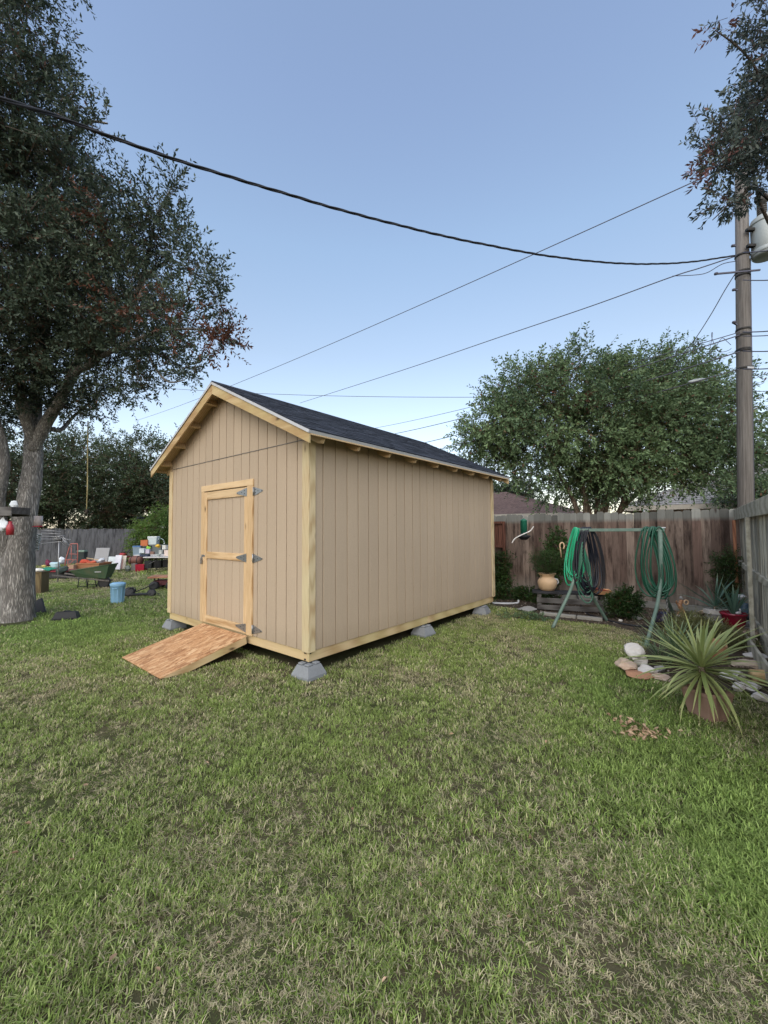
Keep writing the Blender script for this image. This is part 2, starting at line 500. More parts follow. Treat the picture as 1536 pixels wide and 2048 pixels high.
# loose stones, mulch and litter on the bed: nobody could count them
def rock_mesh(seed, sub=2, sq=(1,1,1), facet=.0, amp=.22):
    r2 = random.Random(seed)
    bm = bmesh.new(); bmesh.ops.create_icosphere(bm, subdivisions=sub, radius=1)
    ph = [(Vector((r2.uniform(-1,1), r2.uniform(-1,1), r2.uniform(-1,1))).normalized(), r2.uniform(.45,.88)) for _ in range(16)]
    for v in bm.verts:
        p = v.co.copy()
        for d, h in ph:
            q = p.dot(d)
            if q > h: p -= d*(q-h)*.9
        k = 1+amp*.35*math.sin(p.x*5+seed)*math.sin(p.y*4.3+seed*2)+amp*.25*math.sin(p.z*9+seed)+amp*.22*math.sin(p.x*17+seed*3)*math.sin(p.y*15+p.z*13)
        v.co = Vector((p.x*sq[0], p.y*sq[1], p.z*sq[2]))*k
    vs_ = [v.co.copy() for v in bm.verts]; fs_ = [tuple(v.index for v in f.verts) for f in bm.faces]
    bm.free()
    return vs_, fs_
mulch = MB()
bx = [p[0] for p in bed]; by = [p[1] for p in bed]
chip = [rock_mesh(i, 1, (1,.7,.35)) for i in range(5)]
cnt = 0
while cnt < 2600:
    x, y = random.uniform(min(bx), max(bx)), random.uniform(min(by), max(by))
    if not poly_in(np.array([x]), np.array([y]), bed)[0]: continue
    cnt += 1
    s = random.uniform(.008, .03)
    T = Matrix.Translation((x, y, .016+s*.15)) @ Euler((random.uniform(-.5,.5), random.uniform(-.5,.5), random.uniform(0,6.3))).to_matrix().to_4x4() @ Matrix.Scale(s, 4)
    vs_, fs_ = random.choice(chip)
    mulch.add(vs_, fs_, False, T)
def mulch_mat():
    k = NT('mulch_litter')
    v = k.coords((1,1,1), 'World', False)
    vo = k.n('ShaderNodeTexVoronoi'); k.set(vo.inputs['Vector'], v); vo.inputs['Scale'].default_value = 28
    cc = k.ramp(vo.outputs['Color'], [(.2, (.06,.045,.03)), (.5, (.13,.09,.06)), (.75, (.2,.17,.14)), (.95, (.4,.37,.33))])
    return k.done(cc, .9, 0, .2)
tag(mulch.build('mulch', mulch_mat(), recalc=False), 'brown wood chips and stone bits littering the soil of the fence-side bed', 'mulch', kind='stuff')

# ------------------------------------------------------------------ grass: instanced tufts
def vnoise(x, y, s, seed):
    x = x*s+seed*17.3; y = y*s-seed*9.1
    xi = np.floor(x).astype(int); yi = np.floor(y).astype(int); fx = x-xi; fy = y-yi
    fx = fx*fx*(3-2*fx); fy = fy*fy*(3-2*fy)
    def h(a, b): 
        n = np.sin(a*127.1+b*311.7+seed*74.7)*43758.5453
        return n-np.floor(n)
    return (h(xi, yi)*(1-fx)+h(xi+1, yi)*fx)*(1-fy)+(h(xi, yi+1)*(1-fx)+h(xi+1, yi+1)*fx)*fy
def fbm(x, y, s, seed):
    return (vnoise(x, y, s, seed)+.5*vnoise(x, y, s*2.1, seed+1)+.25*vnoise(x, y, s*4.3, seed+2))/1.75

def tuft(name, nb, h, wdt, lean, spread, seed, mat):
    r2 = random.Random(seed); vs_, fs_, va = [], [], []
    for _ in range(nb):
        a = r2.uniform(0, 6.283); rr = spread*math.sqrt(r2.random())
        bx_, by_ = rr*math.cos(a), rr*math.sin(a)
        az = r2.uniform(0, 6.283); L = h*r2.uniform(.55, 1.15); ln = r2.uniform(.15, 1)*lean
        dx, dy = math.cos(az), math.sin(az); px_, py_ = -dy, dx
        tw = r2.uniform(-.6, .6)
        n = len(vs_); b = r2.random()
        for t, wf in ((0, .8), (.45, 1.0), (.8, .6)):
            x = bx_+dx*ln*L*t*t; y = by_+dy*ln*L*t*t; z = L*t*(1-.35*ln*t)
            ww = wdt*wf*.5; qx, qy = px_*math.cos(tw*t)-dx*math.sin(tw*t), py_*math.cos(tw*t)-dy*math.sin(tw*t)
            vs_ += [(x-qx*ww, y-qy*ww, z), (x+qx*ww, y+qy*ww, z)]
        vs_.append((bx_+dx*ln*L, by_+dy*ln*L, L*(1-.35*ln)))
        fs_ += [(n, n+1, n+3, n+2), (n+2, n+3, n+5, n+4), (n+4, n+5, n+6)]
        va += [b]*7
    me = bpy.data.meshes.new(name); me.from_pydata(vs_, [], fs_)
    at = me.attributes.new('v', 'FLOAT', 'POINT'); at.data.foreach_set('value', va)
    me.materials.append(mat)
    return bpy.data.objects.new(name, me)
def grass_mat():
    k = NT('grass_blades')
    v = k.attr('v'); dry = k.attr('dry', 'INSTANCER')
    r_ = k.rnd()
    green = k.mix(v, (.145,.215,.042,1), (.36,.44,.14,1))
    lush = k.mix(v, (.115,.190,.036,1), (.29,.385,.115,1))
    green = k.mix(k.attr('lush', 'INSTANCER'), green, lush)
    straw = k.mix(v, (.30,.25,.145,1), (.52,.46,.30,1))
    f = k.math('ADD', dry, k.math('MULTIPLY', k.math('SUBTRACT', v, .5), .7))
    f = k.ramp(f, [(.50, (0,0,0)), (.74, (1,1,1))])
    cc = k.mix(f, green, straw)
    cc = k.val(k.val(cc, .55, 1.45, r_), .8, 1.2, k.noise(k.coords((1,1,1), 'World', False), 2.2, 4, .65))
    k.done(cc, .55, 0, .25)
    tr = k.n('ShaderNodeBsdfTranslucent'); k.set(tr.inputs['Color'], cc)
    ms = k.n('ShaderNodeMixShader'); ms.inputs[0].default_value = .3
    k.t.links.new(k.b.outputs[0], ms.inputs[1]); k.t.links.new(tr.outputs[0], ms.inputs[2]); k.t.links.new(ms.outputs[0], k.out.inputs[0])
    return k.m
GM = grass_mat()
tc_ = bpy.data.collections.new('tuft_kinds')
for i in range(5): tc_.objects.link(tuft('tuft_%d' % i, 10, .047, .0056, 1.1, .030, i, GM))          # 0-4 near
for i in range(3): tc_.objects.link(tuft('tuft_%d' % (5+i), 12, .030, .0046, 2.0, .035, 30+i, GM))    # 5-7 near, flattened straw
for i in range(2): tc_.objects.link(tuft('tuft_%d' % (8+i), 18, .048, .0085, 1.0, .072, 50+i, GM))     # 8-9 farther
SHED_L, SHED_W = 4.88, 3.66
def scatter(ymin, ymax, dens, kinds, scale, f0=0, f1=0):
    lim = 1.08
    A = lim*(ymax**2-ymin**2); n = int(A*dens)
    y = np.sqrt(rng.random(n)*(ymax**2-ymin**2)+ymin**2); x = (rng.random(n)*2-1)*lim*y
    dv = (x-CORNER.x)*DV.x+(y-CORNER.y)*DV.y; du = (x-CORNER.x)*DU.x+(y-CORNER.y)*DU.y
    keep = ~poly_in(x, y, bed)
    if f0: keep &= rng.random(n) < np.clip((y-ymin)/f0, 0, 1)
    if f1: keep &= rng.random(n) < np.clip((ymax-y)/f1, 0, 1)
    under = (dv > .10) & (dv < SHED_L+.05) & (du > .10) & (du < SHED_W-.1)
    keep &= ~under
    ramp_ = (dv < .0) & (dv > -.95) & (du > 1.22) & (du < 2.4)
    keep &= ~ramp_
    keep &= (dv < 6.9) & (du < 22)
    keep &= ((x-fr1.x)*(fr0.y-fr1.y)-(y-fr1.y)*(fr0.x-fr1.x)) < 0.0
    keep &= (x+6.75)**2+(y-7.42)**2 > .38**2
    sparse = fbm(x, y, .9, 11)
    near_bed = (dv > 5.2) & (du < .4)
    keep &= ~(near_bed & (rng.random(n) < .55))
    keep &= rng.random(n) < np.clip(1.75-sparse*1.1-.5*fbm(x, y, 6.0, 31), .25, 1)
    x, y = x[keep], y[keep]; n = len(x)
    dry = fbm(x, y, 1.1, 3)*.62+fbm(x, y, 4.5, 8)*.42
    # the lawn is scorched towards the middle and the bottom left, lush by the oak and by the rocks
    dry += -.025+.07*np.exp(-((x+.4)/1.3)**2-((y-1.6)/1.1)**2)+.08*np.exp(-((x-1.2)/1.6)**2-((y-4.2)/1.4)**2)
    lushm = np.exp(-((x+6.2)/2.2)**2-((y-7.0)/1.6)**2)+np.exp(-((x-2.5)/.75)**2-((y-3.9)/1.2)**2)+.6*np.exp(-((x-1.9)/1.0)**2-((y-2.0)/1.0)**2)+.35*np.exp(-((x+5.0)/3)**2-((y-9.0)/3)**2)
    lushm = np.clip(lushm+.35*(fbm(x, y, .8, 21)-.5), 0, 1)
    dry = .46+(dry-.47)*1.22-.32*lushm
    dry += rng.normal(0, .08, n)
    sc = .81*scale*(.7+.55*fbm(x, y, 3.0, 5))*(1+.45*lushm)*(1-.25*np.clip((dry-.5)*3, 0, 1))*rng.uniform(.75, 1.25, n)
    k = np.array(kinds)[rng.integers(0, len(kinds), n)]
    if kinds[0] == 0:
        fl = dry > .60
        k[fl] = 5+rng.integers(0, 3, fl.sum())
        fl = rng.random(n) < .12
        k[fl] = 5+rng.integers(0, 3, fl.sum())
    return x, y, k, sc, dry, lushm
parts = [scatter(.75, 2.2, 2900, [0,1,2,3,4], .92), scatter(2.2, 5.4, 1600, [0,1,2,3,4], .98, 0, 2.0), scatter(3.4, 9.0, 640, [8,9], .92, 2.0, 2.0), scatter(7.0, 16, 180, [8,9], 1.35, 2.0, 3.0), scatter(13, 31, 28, [8,9], 2.4, 3.0)]
X, Y, K_, S_, D_, L_ = [np.concatenate([p[i] for p in parts]) for i in range(6)]
N = len(X)
me = bpy.data.meshes.new('grass')
me.vertices.add(N)
me.vertices.foreach_set('co', np.stack([X, Y, np.full(N, -.002)], 1).astype(np.float32).ravel())
for nm, ty, arr in (('idx', 'INT', K_.astype(np.int32)), ('scl', 'FLOAT', S_.astype(np.float32)), ('dry', 'FLOAT', D_.astype(np.float32)), ('lush', 'FLOAT', L_.astype(np.float32)), ('rz', 'FLOAT', (rng.random(N)*6.283).astype(np.float32))):
    a = me.attributes.new(nm, ty, 'POINT'); a.data.foreach_set('value', arr)
grass = link_mesh('grass', me)
tag(grass, 'short patchy green and straw coloured lawn grass covering the yard', 'grass', kind='stuff')
ng = bpy.data.node_groups.new('grow', 'GeometryNodeTree')
ng.interface.new_socket('Geometry', in_out='INPUT', socket_type='NodeSocketGeometry')
ng.interface.new_socket('Geometry', in_out='OUTPUT', socket_type='NodeSocketGeometry')
gi = ng.nodes.new('NodeGroupInput'); go = ng.nodes.new('NodeGroupOutput')
ip = ng.nodes.new('GeometryNodeInstanceOnPoints'); ci = ng.nodes.new('GeometryNodeCollectionInfo')
ci.inputs['Collection'].default_value = tc_; ci.inputs['Separate Children'].default_value = True; ci.inputs['Reset Children'].default_value = True
def na(name, ty):
    nd = ng.nodes.new('GeometryNodeInputNamedAttribute'); nd.data_type = ty; nd.inputs['Name'].default_value = name
    return nd.outputs['Attribute']
cx = ng.nodes.new('ShaderNodeCombineXYZ'); ng.links.new(na('rz', 'FLOAT'), cx.inputs['Z'])
er = ng.nodes.new('FunctionNodeEulerToRotation'); ng.links.new(cx.outputs[0], er.inputs[0])
ip.inputs['Pick Instance'].default_value = True
ng.links.new(gi.outputs[0], ip.inputs['Points']); ng.links.new(ci.outputs[0], ip.inputs['Instance'])
ng.links.new(na('idx', 'INT'), ip.inputs['Instance Index']); ng.links.new(er.outputs[0], ip.inputs['Rotation'])
ng.links.new(na('scl', 'FLOAT'), ip.inputs['Scale']); ng.links.new(ip.outputs[0], go.inputs[0])
md = grass.modifiers.new('grow', 'NODES'); md.node_group = ng
print('grass tufts', N)

# ------------------------------------------------------------------ the shed
shed = thing('storage_shed', 'tan gabled wooden shed with black shingle roof and pine trim, raised on concrete blocks', 'shed', CORNER, PSI)
ZB, ZT = .283, 2.723                       # bottom of siding, seam under the gable
SL = .487; TH = math.atan(SL); OVH = .292; OHF = .237
ZE = 2.745                                 # roof surface at the eave
RIDGE = ZE + (SHED_W/2+OVH)*SL
def zu(u): return RIDGE - SL*abs(u-SHED_W/2)-.022     # underside of the deck
BW = .2033; GR = .0135
D0, D1, DTOP = 1.235, 2.43, 2.262          # door opening
# backing sheets
mb = MB()
mb.prism([(0, ZB+.004), (SHED_W, ZB+.004), (SHED_W, zu(SHED_W)), (SHED_W/2, zu(SHED_W/2)), (0, zu(0))], 'x', .002, .02)
mb.prism([(.0, ZB+.004), (SHED_W, ZB+.004), (SHED_W, zu(SHED_W)), (SHED_W/2, zu(SHED_W/2)), (0, zu(0))], 'x', SHED_L-.02, SHED_L-.002)
mb.box((.021, .002, ZB+.004), (SHED_L-.021, .02, zu(0)))
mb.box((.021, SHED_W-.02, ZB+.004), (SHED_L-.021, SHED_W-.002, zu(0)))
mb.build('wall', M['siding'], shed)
def fboard(x0, x1, sign):
    """front and back boards, split round the door opening"""
    for i in range(18):
        a, b = i*BW+GR/2, (i+1)*BW-GR/2
        if i == 0: a = 0.0
        if i == 17: b = SHED_W
        mb = MB()
        segs = [(a, b, ZB, ZT-.004)]
        if sign < 0:
            if a < D1 and b > D0:
                segs = [(a, b, DTOP, ZT-.004)]
                if a < D0: segs.append((a, D0, ZB, DTOP))
                if b > D1: segs.append((D1, b, ZB, DTOP))
        for s in segs: mb.box((x0, s[0], s[2]), (x1, s[1], s[3]), .0025 if len(segs) == 1 else 0)
        mb.build('siding_board', M['siding'], shed)
        mb = MB()
        pts = [(a, ZT+.008), (b, ZT+.008), (b, zu(b)-.001)]
        if a < SHED_W/2 < b: pts.append((SHED_W/2, zu(SHED_W/2)-.001))
        pts.append((a, zu(a)-.001))
        mb.prism(pts, 'x', x0, x1)
        mb.build('gable_board', M['siding'], shed)
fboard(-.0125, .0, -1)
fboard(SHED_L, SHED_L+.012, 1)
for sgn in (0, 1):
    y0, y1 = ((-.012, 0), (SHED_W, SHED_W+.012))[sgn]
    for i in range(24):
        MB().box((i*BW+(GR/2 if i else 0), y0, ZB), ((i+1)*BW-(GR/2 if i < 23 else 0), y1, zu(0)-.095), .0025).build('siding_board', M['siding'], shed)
MB().box((-.019, .09, ZT-.002), (-.0005, SHED_W-.085, ZT+.006)).build('flashing_strip', M['galv_pale'], shed)
# corner trim
for (lo, hi) in (((-.031, -.031, ZB-.008), (-.0125, .088, 2.69)), ((-.0125, -.031, ZB-.008), (.075, -.0125, 2.71)),
                 ((-.031, SHED_W-.085, ZB-.008), (-.0125, SHED_W+.031, 2.69)), ((SHED_L-.08, -.031, ZB-.008), (SHED_L+.012, -.0125, 2.71)),
                 ((SHED_L+.0125, -.031, ZB-.008), (SHED_L+.031, .08, 2.69)), ((SHED_L+.0125, SHED_W-.08, ZB-.008), (SHED_L+.031, SHED_W+.031, 2.69)),
                 ((-.0125, SHED_W+.0125, ZB-.008), (.075, SHED_W+.031, 2.71)), ((SHED_L-.08, SHED_W+.0125, ZB-.008), (SHED_L+.012, SHED_W+.031, 2.71))):
    MB().box(lo, hi, .004).build('corner_trim', M['pine_z'], shed)
# floor frame on skids
ZJ = .165
def part(name, lo, hi, mat, b=.004, parent=shed): return MB().box(lo, hi, b).build(name, mat, parent)
part('rim_joist', (.004, .03, ZJ), (.042, SHED_W-.03, ZB), M['pine_y'])
part('rim_joist', (SHED_L-.042, .03, ZJ), (SHED_L-.004, SHED_W-.03, ZB), M['pine_y'])
for y0 in (.0, SHED_W-.038):
    part('skid_beam', (.0, y0, ZJ-.0), (2.44, y0+.038-.001, ZB-.001), M['pine_x'])
    part('skid_beam', (2.444, y0, ZJ-.0), (SHED_L, y0+.038-.001, ZB-.001), M['pine_x'])
for x in (.62, 1.23, 1.84, 2.45, 3.06, 3.67, 4.28): part('floor_joist', (x-.019, .045, ZJ+.01), (x+.019, SHED_W-.045, ZB-.018), M['joist'], 0)
part('floor_deck', (.045, .04, ZB-.017), (SHED_L-.045, SHED_W-.04, ZB), M['joist'], 0)
for c in ((.0035, .055, .262), (.0035, .06, .187), (.035, -.001, .262)): MB().lathe([(.0, -.001), (.011, 0), (.011, .01), (0, .011)], 8, (0,0,0), M=Matrix.Translation((c[0]-.006, c[1], c[2])) @ Euler((0, R(-90), 0)).to_matrix().to_4x4()).build('bolt', M['bolt'], shed)

# roof
def rp(side, a, v, n=0.0):
    """point on a roof slope: a up from the eave, v along the ridge, n above the surface"""
    u = -OVH + a*math.cos(TH) - n*math.sin(TH)
    z = ZE + a*math.sin(TH) + n*math.cos(TH)
    if side: u = SHED_W-u
    return (v, u, z)
SLEN = (SHED_W/2+OVH)/math.cos(TH)
V0, V1 = -OHF, SHED_L+OHF
def slab(mb, side, a0, a1, v0, v1, n0, n1, n0b=None, n1b=None):
    """slope-aligned slab; n at lower edge and (b) at the upper edge"""
    n0b = n0 if n0b is None else n0b; n1b = n1 if n1b is None else n1b
    vs_ = [rp(side,a0,v0,n0), rp(side,a0,v1,n0), rp(side,a1,v1,n0b), rp(side,a1,v0,n0b), rp(side,a0,v0,n1), rp(side,a0,v1,n1), rp(side,a1,v1,n1b), rp(side,a1,v0,n1b)]
    mb.add(vs_, [(0,3,2,1),(4,5,6,7),(0,1,5,4),(1,2,6,5),(2,3,7,6),(3,0,4,7)])
for side in (0, 1):
    mb = MB(); slab(mb, side, .0, SLEN, V0+.001, V1-.001, -.020, -.008); mb.build('roof_deck', M['raft'], shed)
    # drip edge: eave and both rakes
    mb = MB(); slab(mb, side, -.012, .05, V0-.012, V1+.012, -.0075, -.004); slab(mb, side, -.015, -.0122, V0-.012, V1+.012, -.036, -.004); mb.build('drip_edge', M['white_metal'], shed)
    for vv, s_ in ((V0, -1), (V1, 1)):
        mb = MB(); slab(mb, side, .051, SLEN, vv+s_*.012, vv-s_*.05, -.0075, -.004); slab(mb, side, -.012, SLEN, vv+s_*.0122, vv+s_*.0145, -.036, -.0038); mb.build('drip_edge', M['white_metal'], shed)
def shingle_mat():
    k = NT('black_shingles')
    v = k.coords((1,1,1))
    a = k.noise(v, 260, 2, .7); b = k.noise(v, 3.2, 3, .6)
    at = k.attr('v')
    cc = k.mix(at, (.012,.015,.021,1), (.040,.046,.062,1))
    cc = k.val(cc, .6, 1.5, a)
    cc = k.val(cc, .75, 1.3, b)
    k.bump(a, .5, .003)
    return k.done(cc, .92, 0, .2)
SHM = shingle_mat()
NC = 18; EX = SLEN/NC
for side in (0, 1):
    for i in range(NC):
        mb = MB(); va = []
        a0 = i*EX-.008; a1 = min(a0+EX*1.7, SLEN)
        v = V0-.006
        while v < V1+.006:
            wd = random.uniform(.10, .30); v2 = min(v+wd, V1+.008)
            th = random.choice((.005, .010, .010))
            n0 = len(mb.v)
            slab(mb, side, a0+random.uniform(-.002,.002), a1, v+.0012, v2-.0012, -.0035, th+.0045, -.0035, .0035 if a1 < SLEN else .006)
            va += [random.random()*.7+(.3 if th > .007 else 0)]*(len(mb.v)-n0)
            v = v2
        o = mb.build('shingle_course', SHM, shed, recalc=False)
        at = o.data.attributes.new('v', 'FLOAT', 'POINT'); at.data.foreach_set('value', va)
mb = MB(); va = []
v = V0-.006
while v < V1:
    v2 = v+.15
    for side in (0, 1):
        n0 = len(mb.v); slab(mb, side, SLEN-.14, SLEN+.006, v, v2+.03, .006, .012, .006, .014); va += [random.random()]*(len(mb.v)-n0)
    v = v2
o = mb.build('ridge_cap', SHM, shed, recalc=False); o['kind'] = 'stuff'
o.data.attributes.new('v', 'FLOAT', 'POINT').data.foreach_set('value', va)
# rafters, rake boards, lookouts, sub-fascia
for i in range(9):
    x = min(max(i*.61, .02), SHED_L-.02)
    for side in (0, 1):
        mb = MB()
        p = [rp(side, .02, 0, -.0205), rp(side, SLEN-.02, 0, -.0205), rp(side, SLEN-.02, 0, -.145), rp(side, .085, 0, -.145), rp(side, .03, 0, -.125)]
        mb.prism([(q[1], q[2]) for q in p], 'x', x-.019, x+.019)
        mb.build('rafter', M['raft'], shed)
for vv in (V0, V1-.019):
    for side in (0, 1):
        q = [rp(side, -.0, 0, -.021), rp(side, SLEN, 0, -.021)]
        e0, e1 = q[0], q[1]
        mb = MB(); mb.prism([(e0[1], e0[2]), (SHED_W/2+(.001 if side else -.001), e1[2]), (SHED_W/2+(.001 if side else -.001), e1[2]-.158), (e0[1], e0[2]-.125)], 'x', vv, vv+.019)
        mb.build('rake_board', M['pine_y'], shed)
    for side in (0, 1):
        for a in (.28, .85, 1.42, 1.99):
            x0, x1 = (V0+.02, -.013) if vv == V0 else (SHED_L+.013, V1-.02)
            mb = MB(); slab(mb, side, a, a+.038, x0, x1, -.109, -.021); mb.build('lookout', M['raft'], shed)
for side in (0, 1):
    y = rp(side, 0, 0, 0)[1]; s_ = -1 if side else 1
    zz = rp(side, 0, 0, -.021)[2]
    part('fascia_strip', (V0+.02, y+s_*.002, zz-.036), (V1-.02, y+s_*.018, zz+.003), M['raft'], .002)

# door with its trim
door = MB().box((-.004, D0+.004, ZB+.006), (.0015, D1-.004, DTOP-.006)).build('door', M['siding'], shed)
door['label'] = 'plank door framed in raw pine boards'
nb = 6; bw = (D1-D0-.016)/nb
for i in range(nb):
    part('door_board', (-.014, D0+.008+i*bw+.0045, ZB+.012), (-.0045, D0+.008+(i+1)*bw-.0045, DTOP-.012), M['siding'], .0025, door)
def dp(name, u0, u1, z0, z1, mat, t=.019, x=-.0145): return part(name, (x-t, u0, z0), (x, u1, z1), mat, .003, door)
dp('stile', D1-.082, D1-.008, ZB+.012, DTOP-.010, M['fir_z'])
dp('stile', D0+.008, D0+.075, ZB+.012, DTOP-.010, M['fir_z'])
dp('rail', D0+.077, D1-.084, DTOP-.128, DTOP-.012, M['fir_y'])
dp('rail', D0+.077, D1-.084, 1.252, 1.352, M['fir_y'])
dp('rail', D0+.077, D1-.084, ZB+.014, ZB+.125, M['fir_y'])
part('door_trim', (-.041, D0-.13, ZB+.004), (-.0125, D0, DTOP+.001), M['fir_z'])
part('door_trim', (-.034, D1, ZB+.004), (-.0125, D1+.09, DTOP+.001), M['fir_z'])
part('door_trim', (-.037, D0-.13, DTOP+.002), (-.0125, D1+.092, DTOP+.09), M['fir_y'])
def hinge(z):
    # two leaves that taper away from the trim board, and the screws in them
    mb = MB()
    x = -.0365
    mb.prism([(D0+.002, z-.06), (D0+.07, z-.05), (D0+.255, z-.012), (D0+.262, z+.006), (D0+.07, z+.045), (D0+.002, z+.055)], 'x', x-.003, x+.001)
    mb.prism([(D0-.132, z-.06), (D0-.18, z-.05), (D0-.33, z-.010), (D0-.337, z+.005), (D0-.18, z+.045), (D0-.132, z+.055)], 'x', -.019, -.0125)
    mb.tube([(-.030, D0-.134, z-.058), (-.030, D0-.134, z+.056)], .007, 8)
    h = mb.build('hinge', M['galv'], shed)
    mb = MB()
    for du, dz, xx in ((.06, -.02, x-.0035), (.06, .022, x-.0035), (.13, .0, x-.0035), (.235, -.004, x-.0035), (-.17, .02, -.0195), (-.17, -.02, -.0195), (-.23, 0, -.0195), (-.315, -.003, -.0195)):
        mb.box((xx-.003, D0+du-.006, z+dz-.006), (xx, D0+du+.006, z+dz+.006), .002)
    mb.build('screws', M['bolt'], h)
for z in (2.185, 1.30, .375): hinge(z)
mb = MB()
mb.box((-.040, D1-.05, 1.272), (-.0342, D1+.055, 1.302), .002); mb.box((-.040, D1+.02, 1.17), (-.0345, D1+.045, 1.272), .002)
mb.tube([(-.045, D1+.03, 1.27), (-.062, D1+.03, 1.262), (-.062, D1+.03, 1.235), (-.045, D1+.03, 1.225)], .004, 6)
la = mb.build('latch', M['galv'], shed)
mb = MB(); mb.box((-.066, D1+.010, 1.165), (-.045, D1+.05, 1.222), .005); mb.tube([(-.055, D1+.018, 1.22), (-.055, D1+.018, 1.25), (-.055, D1+.03, 1.262), (-.055, D1+.042, 1.25), (-.055, D1+.042, 1.22)], .0035, 6)
mb.build('padlock', M['galv_pale'], la)

# pier blocks
def pier_block(v, u, rz, label, tilt=0.0):
    t = thing('pier_block', label, 'concrete block', yd(v, u, -.01), PSI+rz, 'concrete pier blocks under the shed')
    mb = MB()
    a, b, h = .140, .095, .172
    lv = [(a, 0), (a, .045), (b, h-.022)]
    vs_, fs_ = [], []
    for w_, z in lv: vs_ += [(-w_,-w_,z),(w_,-w_,z),(w_,w_,z),(-w_,w_,z)]
    for l in (0, 1):
        for k in range(4): fs_.append((l*4+k, l*4+(k+1) % 4, l*4+4+(k+1) % 4, l*4+4+k))
    fs_.append((3,2,1,0)); fs_.append((8,9,10,11))
    mb.add(vs_, fs_)
    bm = None
    mb.build('footing', M['block'], t)
    # four raised lugs with a cross slot between them
    for sx in (-1, 1):
        for sy in (-1, 1):
            MB().box((sx*.022, sy*.022, h-.0215), (sx*.089, sy*.089, h), .006).build('lug', M['block'], t)
    t.rotation_euler[0] = tilt
    return t
pier_block(.02, .02, R(2), 'grey concrete pier block under the shed\'s near corner beside the yellow rim beam')
pier_block(.06, SHED_W-.04, R(5), 'grey concrete pier block under the front corner beyond the ramp, near the oak')
pier_block(2.32, .01, R(-4), 'grey concrete pier block half way along the shed\'s long side')
pier_block(4.36, .01, R(7), 'grey concrete pier block under the far end of the shed\'s long side')
pier_block(2.32, SHED_W-.04, R(3), 'grey concrete pier block in the dark below the middle of the shed\'s hidden long side')

# ramp
ramp = thing('wooden_ramp', 'short entry ramp of orange strand board leaning from the grass up to the shed door', 'ramp', yd(-.045, 1.205), PSI)
RL = 1.075; rz0, rz1 = .278, .028
ra = math.atan2(rz0-rz1, RL)
def osb():
    k = NT('strand_board')
    v = k.coords((2.6, 8.5, 8.5), per_obj=False)
    vo = k.n('ShaderNodeTexVoronoi'); k.set(vo.inputs['Vector'], v); vo.inputs['Scale'].default_value = 3.2; vo.inputs['Randomness'].default_value = 1
    sc2 = k.noise(v, 6, 3, .6, 1.5)
    cc = k.ramp(vo.outputs['Color'], [(.15, (.20,.085,.035)), (.38, (.38,.19,.085)), (.62, (.52,.30,.15)), (.9, (.70,.50,.30))])
    cc = k.mix(.45, cc, k.ramp(sc2, [(.36, (.20,.08,.03)), (.5, (.45,.25,.12)), (.68, (.72,.50,.29))]))
    cc = k.val(cc, .85, 1.15, k.noise(k.coords((1,1,1), per_obj=False), 1.5, 3))
    ed = k.n('ShaderNodeTexVoronoi', feature='DISTANCE_TO_EDGE'); k.set(ed.inputs['Vector'], v); ed.inputs['Scale'].default_value = 3.2
    k.bump(k.mix(.5, ed.outputs['Distance'], sc2), .5, .006)
    return k.done(cc, .7, 0, .3)
def rpt(x, y, n): return (-x*math.cos(ra)-n*math.sin(ra)*1, y, rz0-x*math.sin(ra)+n*math.cos(ra))
def rslab(mb, x0, x1, y0, y1, n0, n1):
    vs_ = [rpt(x0,y0,n0),rpt(x1,y0,n0),rpt(x1,y1,n0),rpt(x0,y1,n0),rpt(x0,y0,n1),rpt(x1,y0,n1),rpt(x1,y1,n1),rpt(x0,y1,n1)]
    mb.add(vs_, [(0,3,2,1),(4,5,6,7),(0,1,5,4),(1,2,6,5),(2,3,7,6),(3,0,4,7)])
mb = MB(); rslab(mb, 0, 1.095, 0, 1.195, -.011, 0); mb.build('deck_sheet', osb(), ramp)
for y in (.0, .575, 1.157):
    mb = MB()
    pl = [rpt(.01, 0, -.012), rpt(1.075, 0, -.012), rpt(1.04, 0, -.028), rpt(.84, 0, -.100), rpt(.02, 0, -.100)]
    mb.prism([(p[0], max(p[2], .002)) for p in pl], 'y', y, y+.038)
    mb.build('stringer', M['pine_x'], ramp)

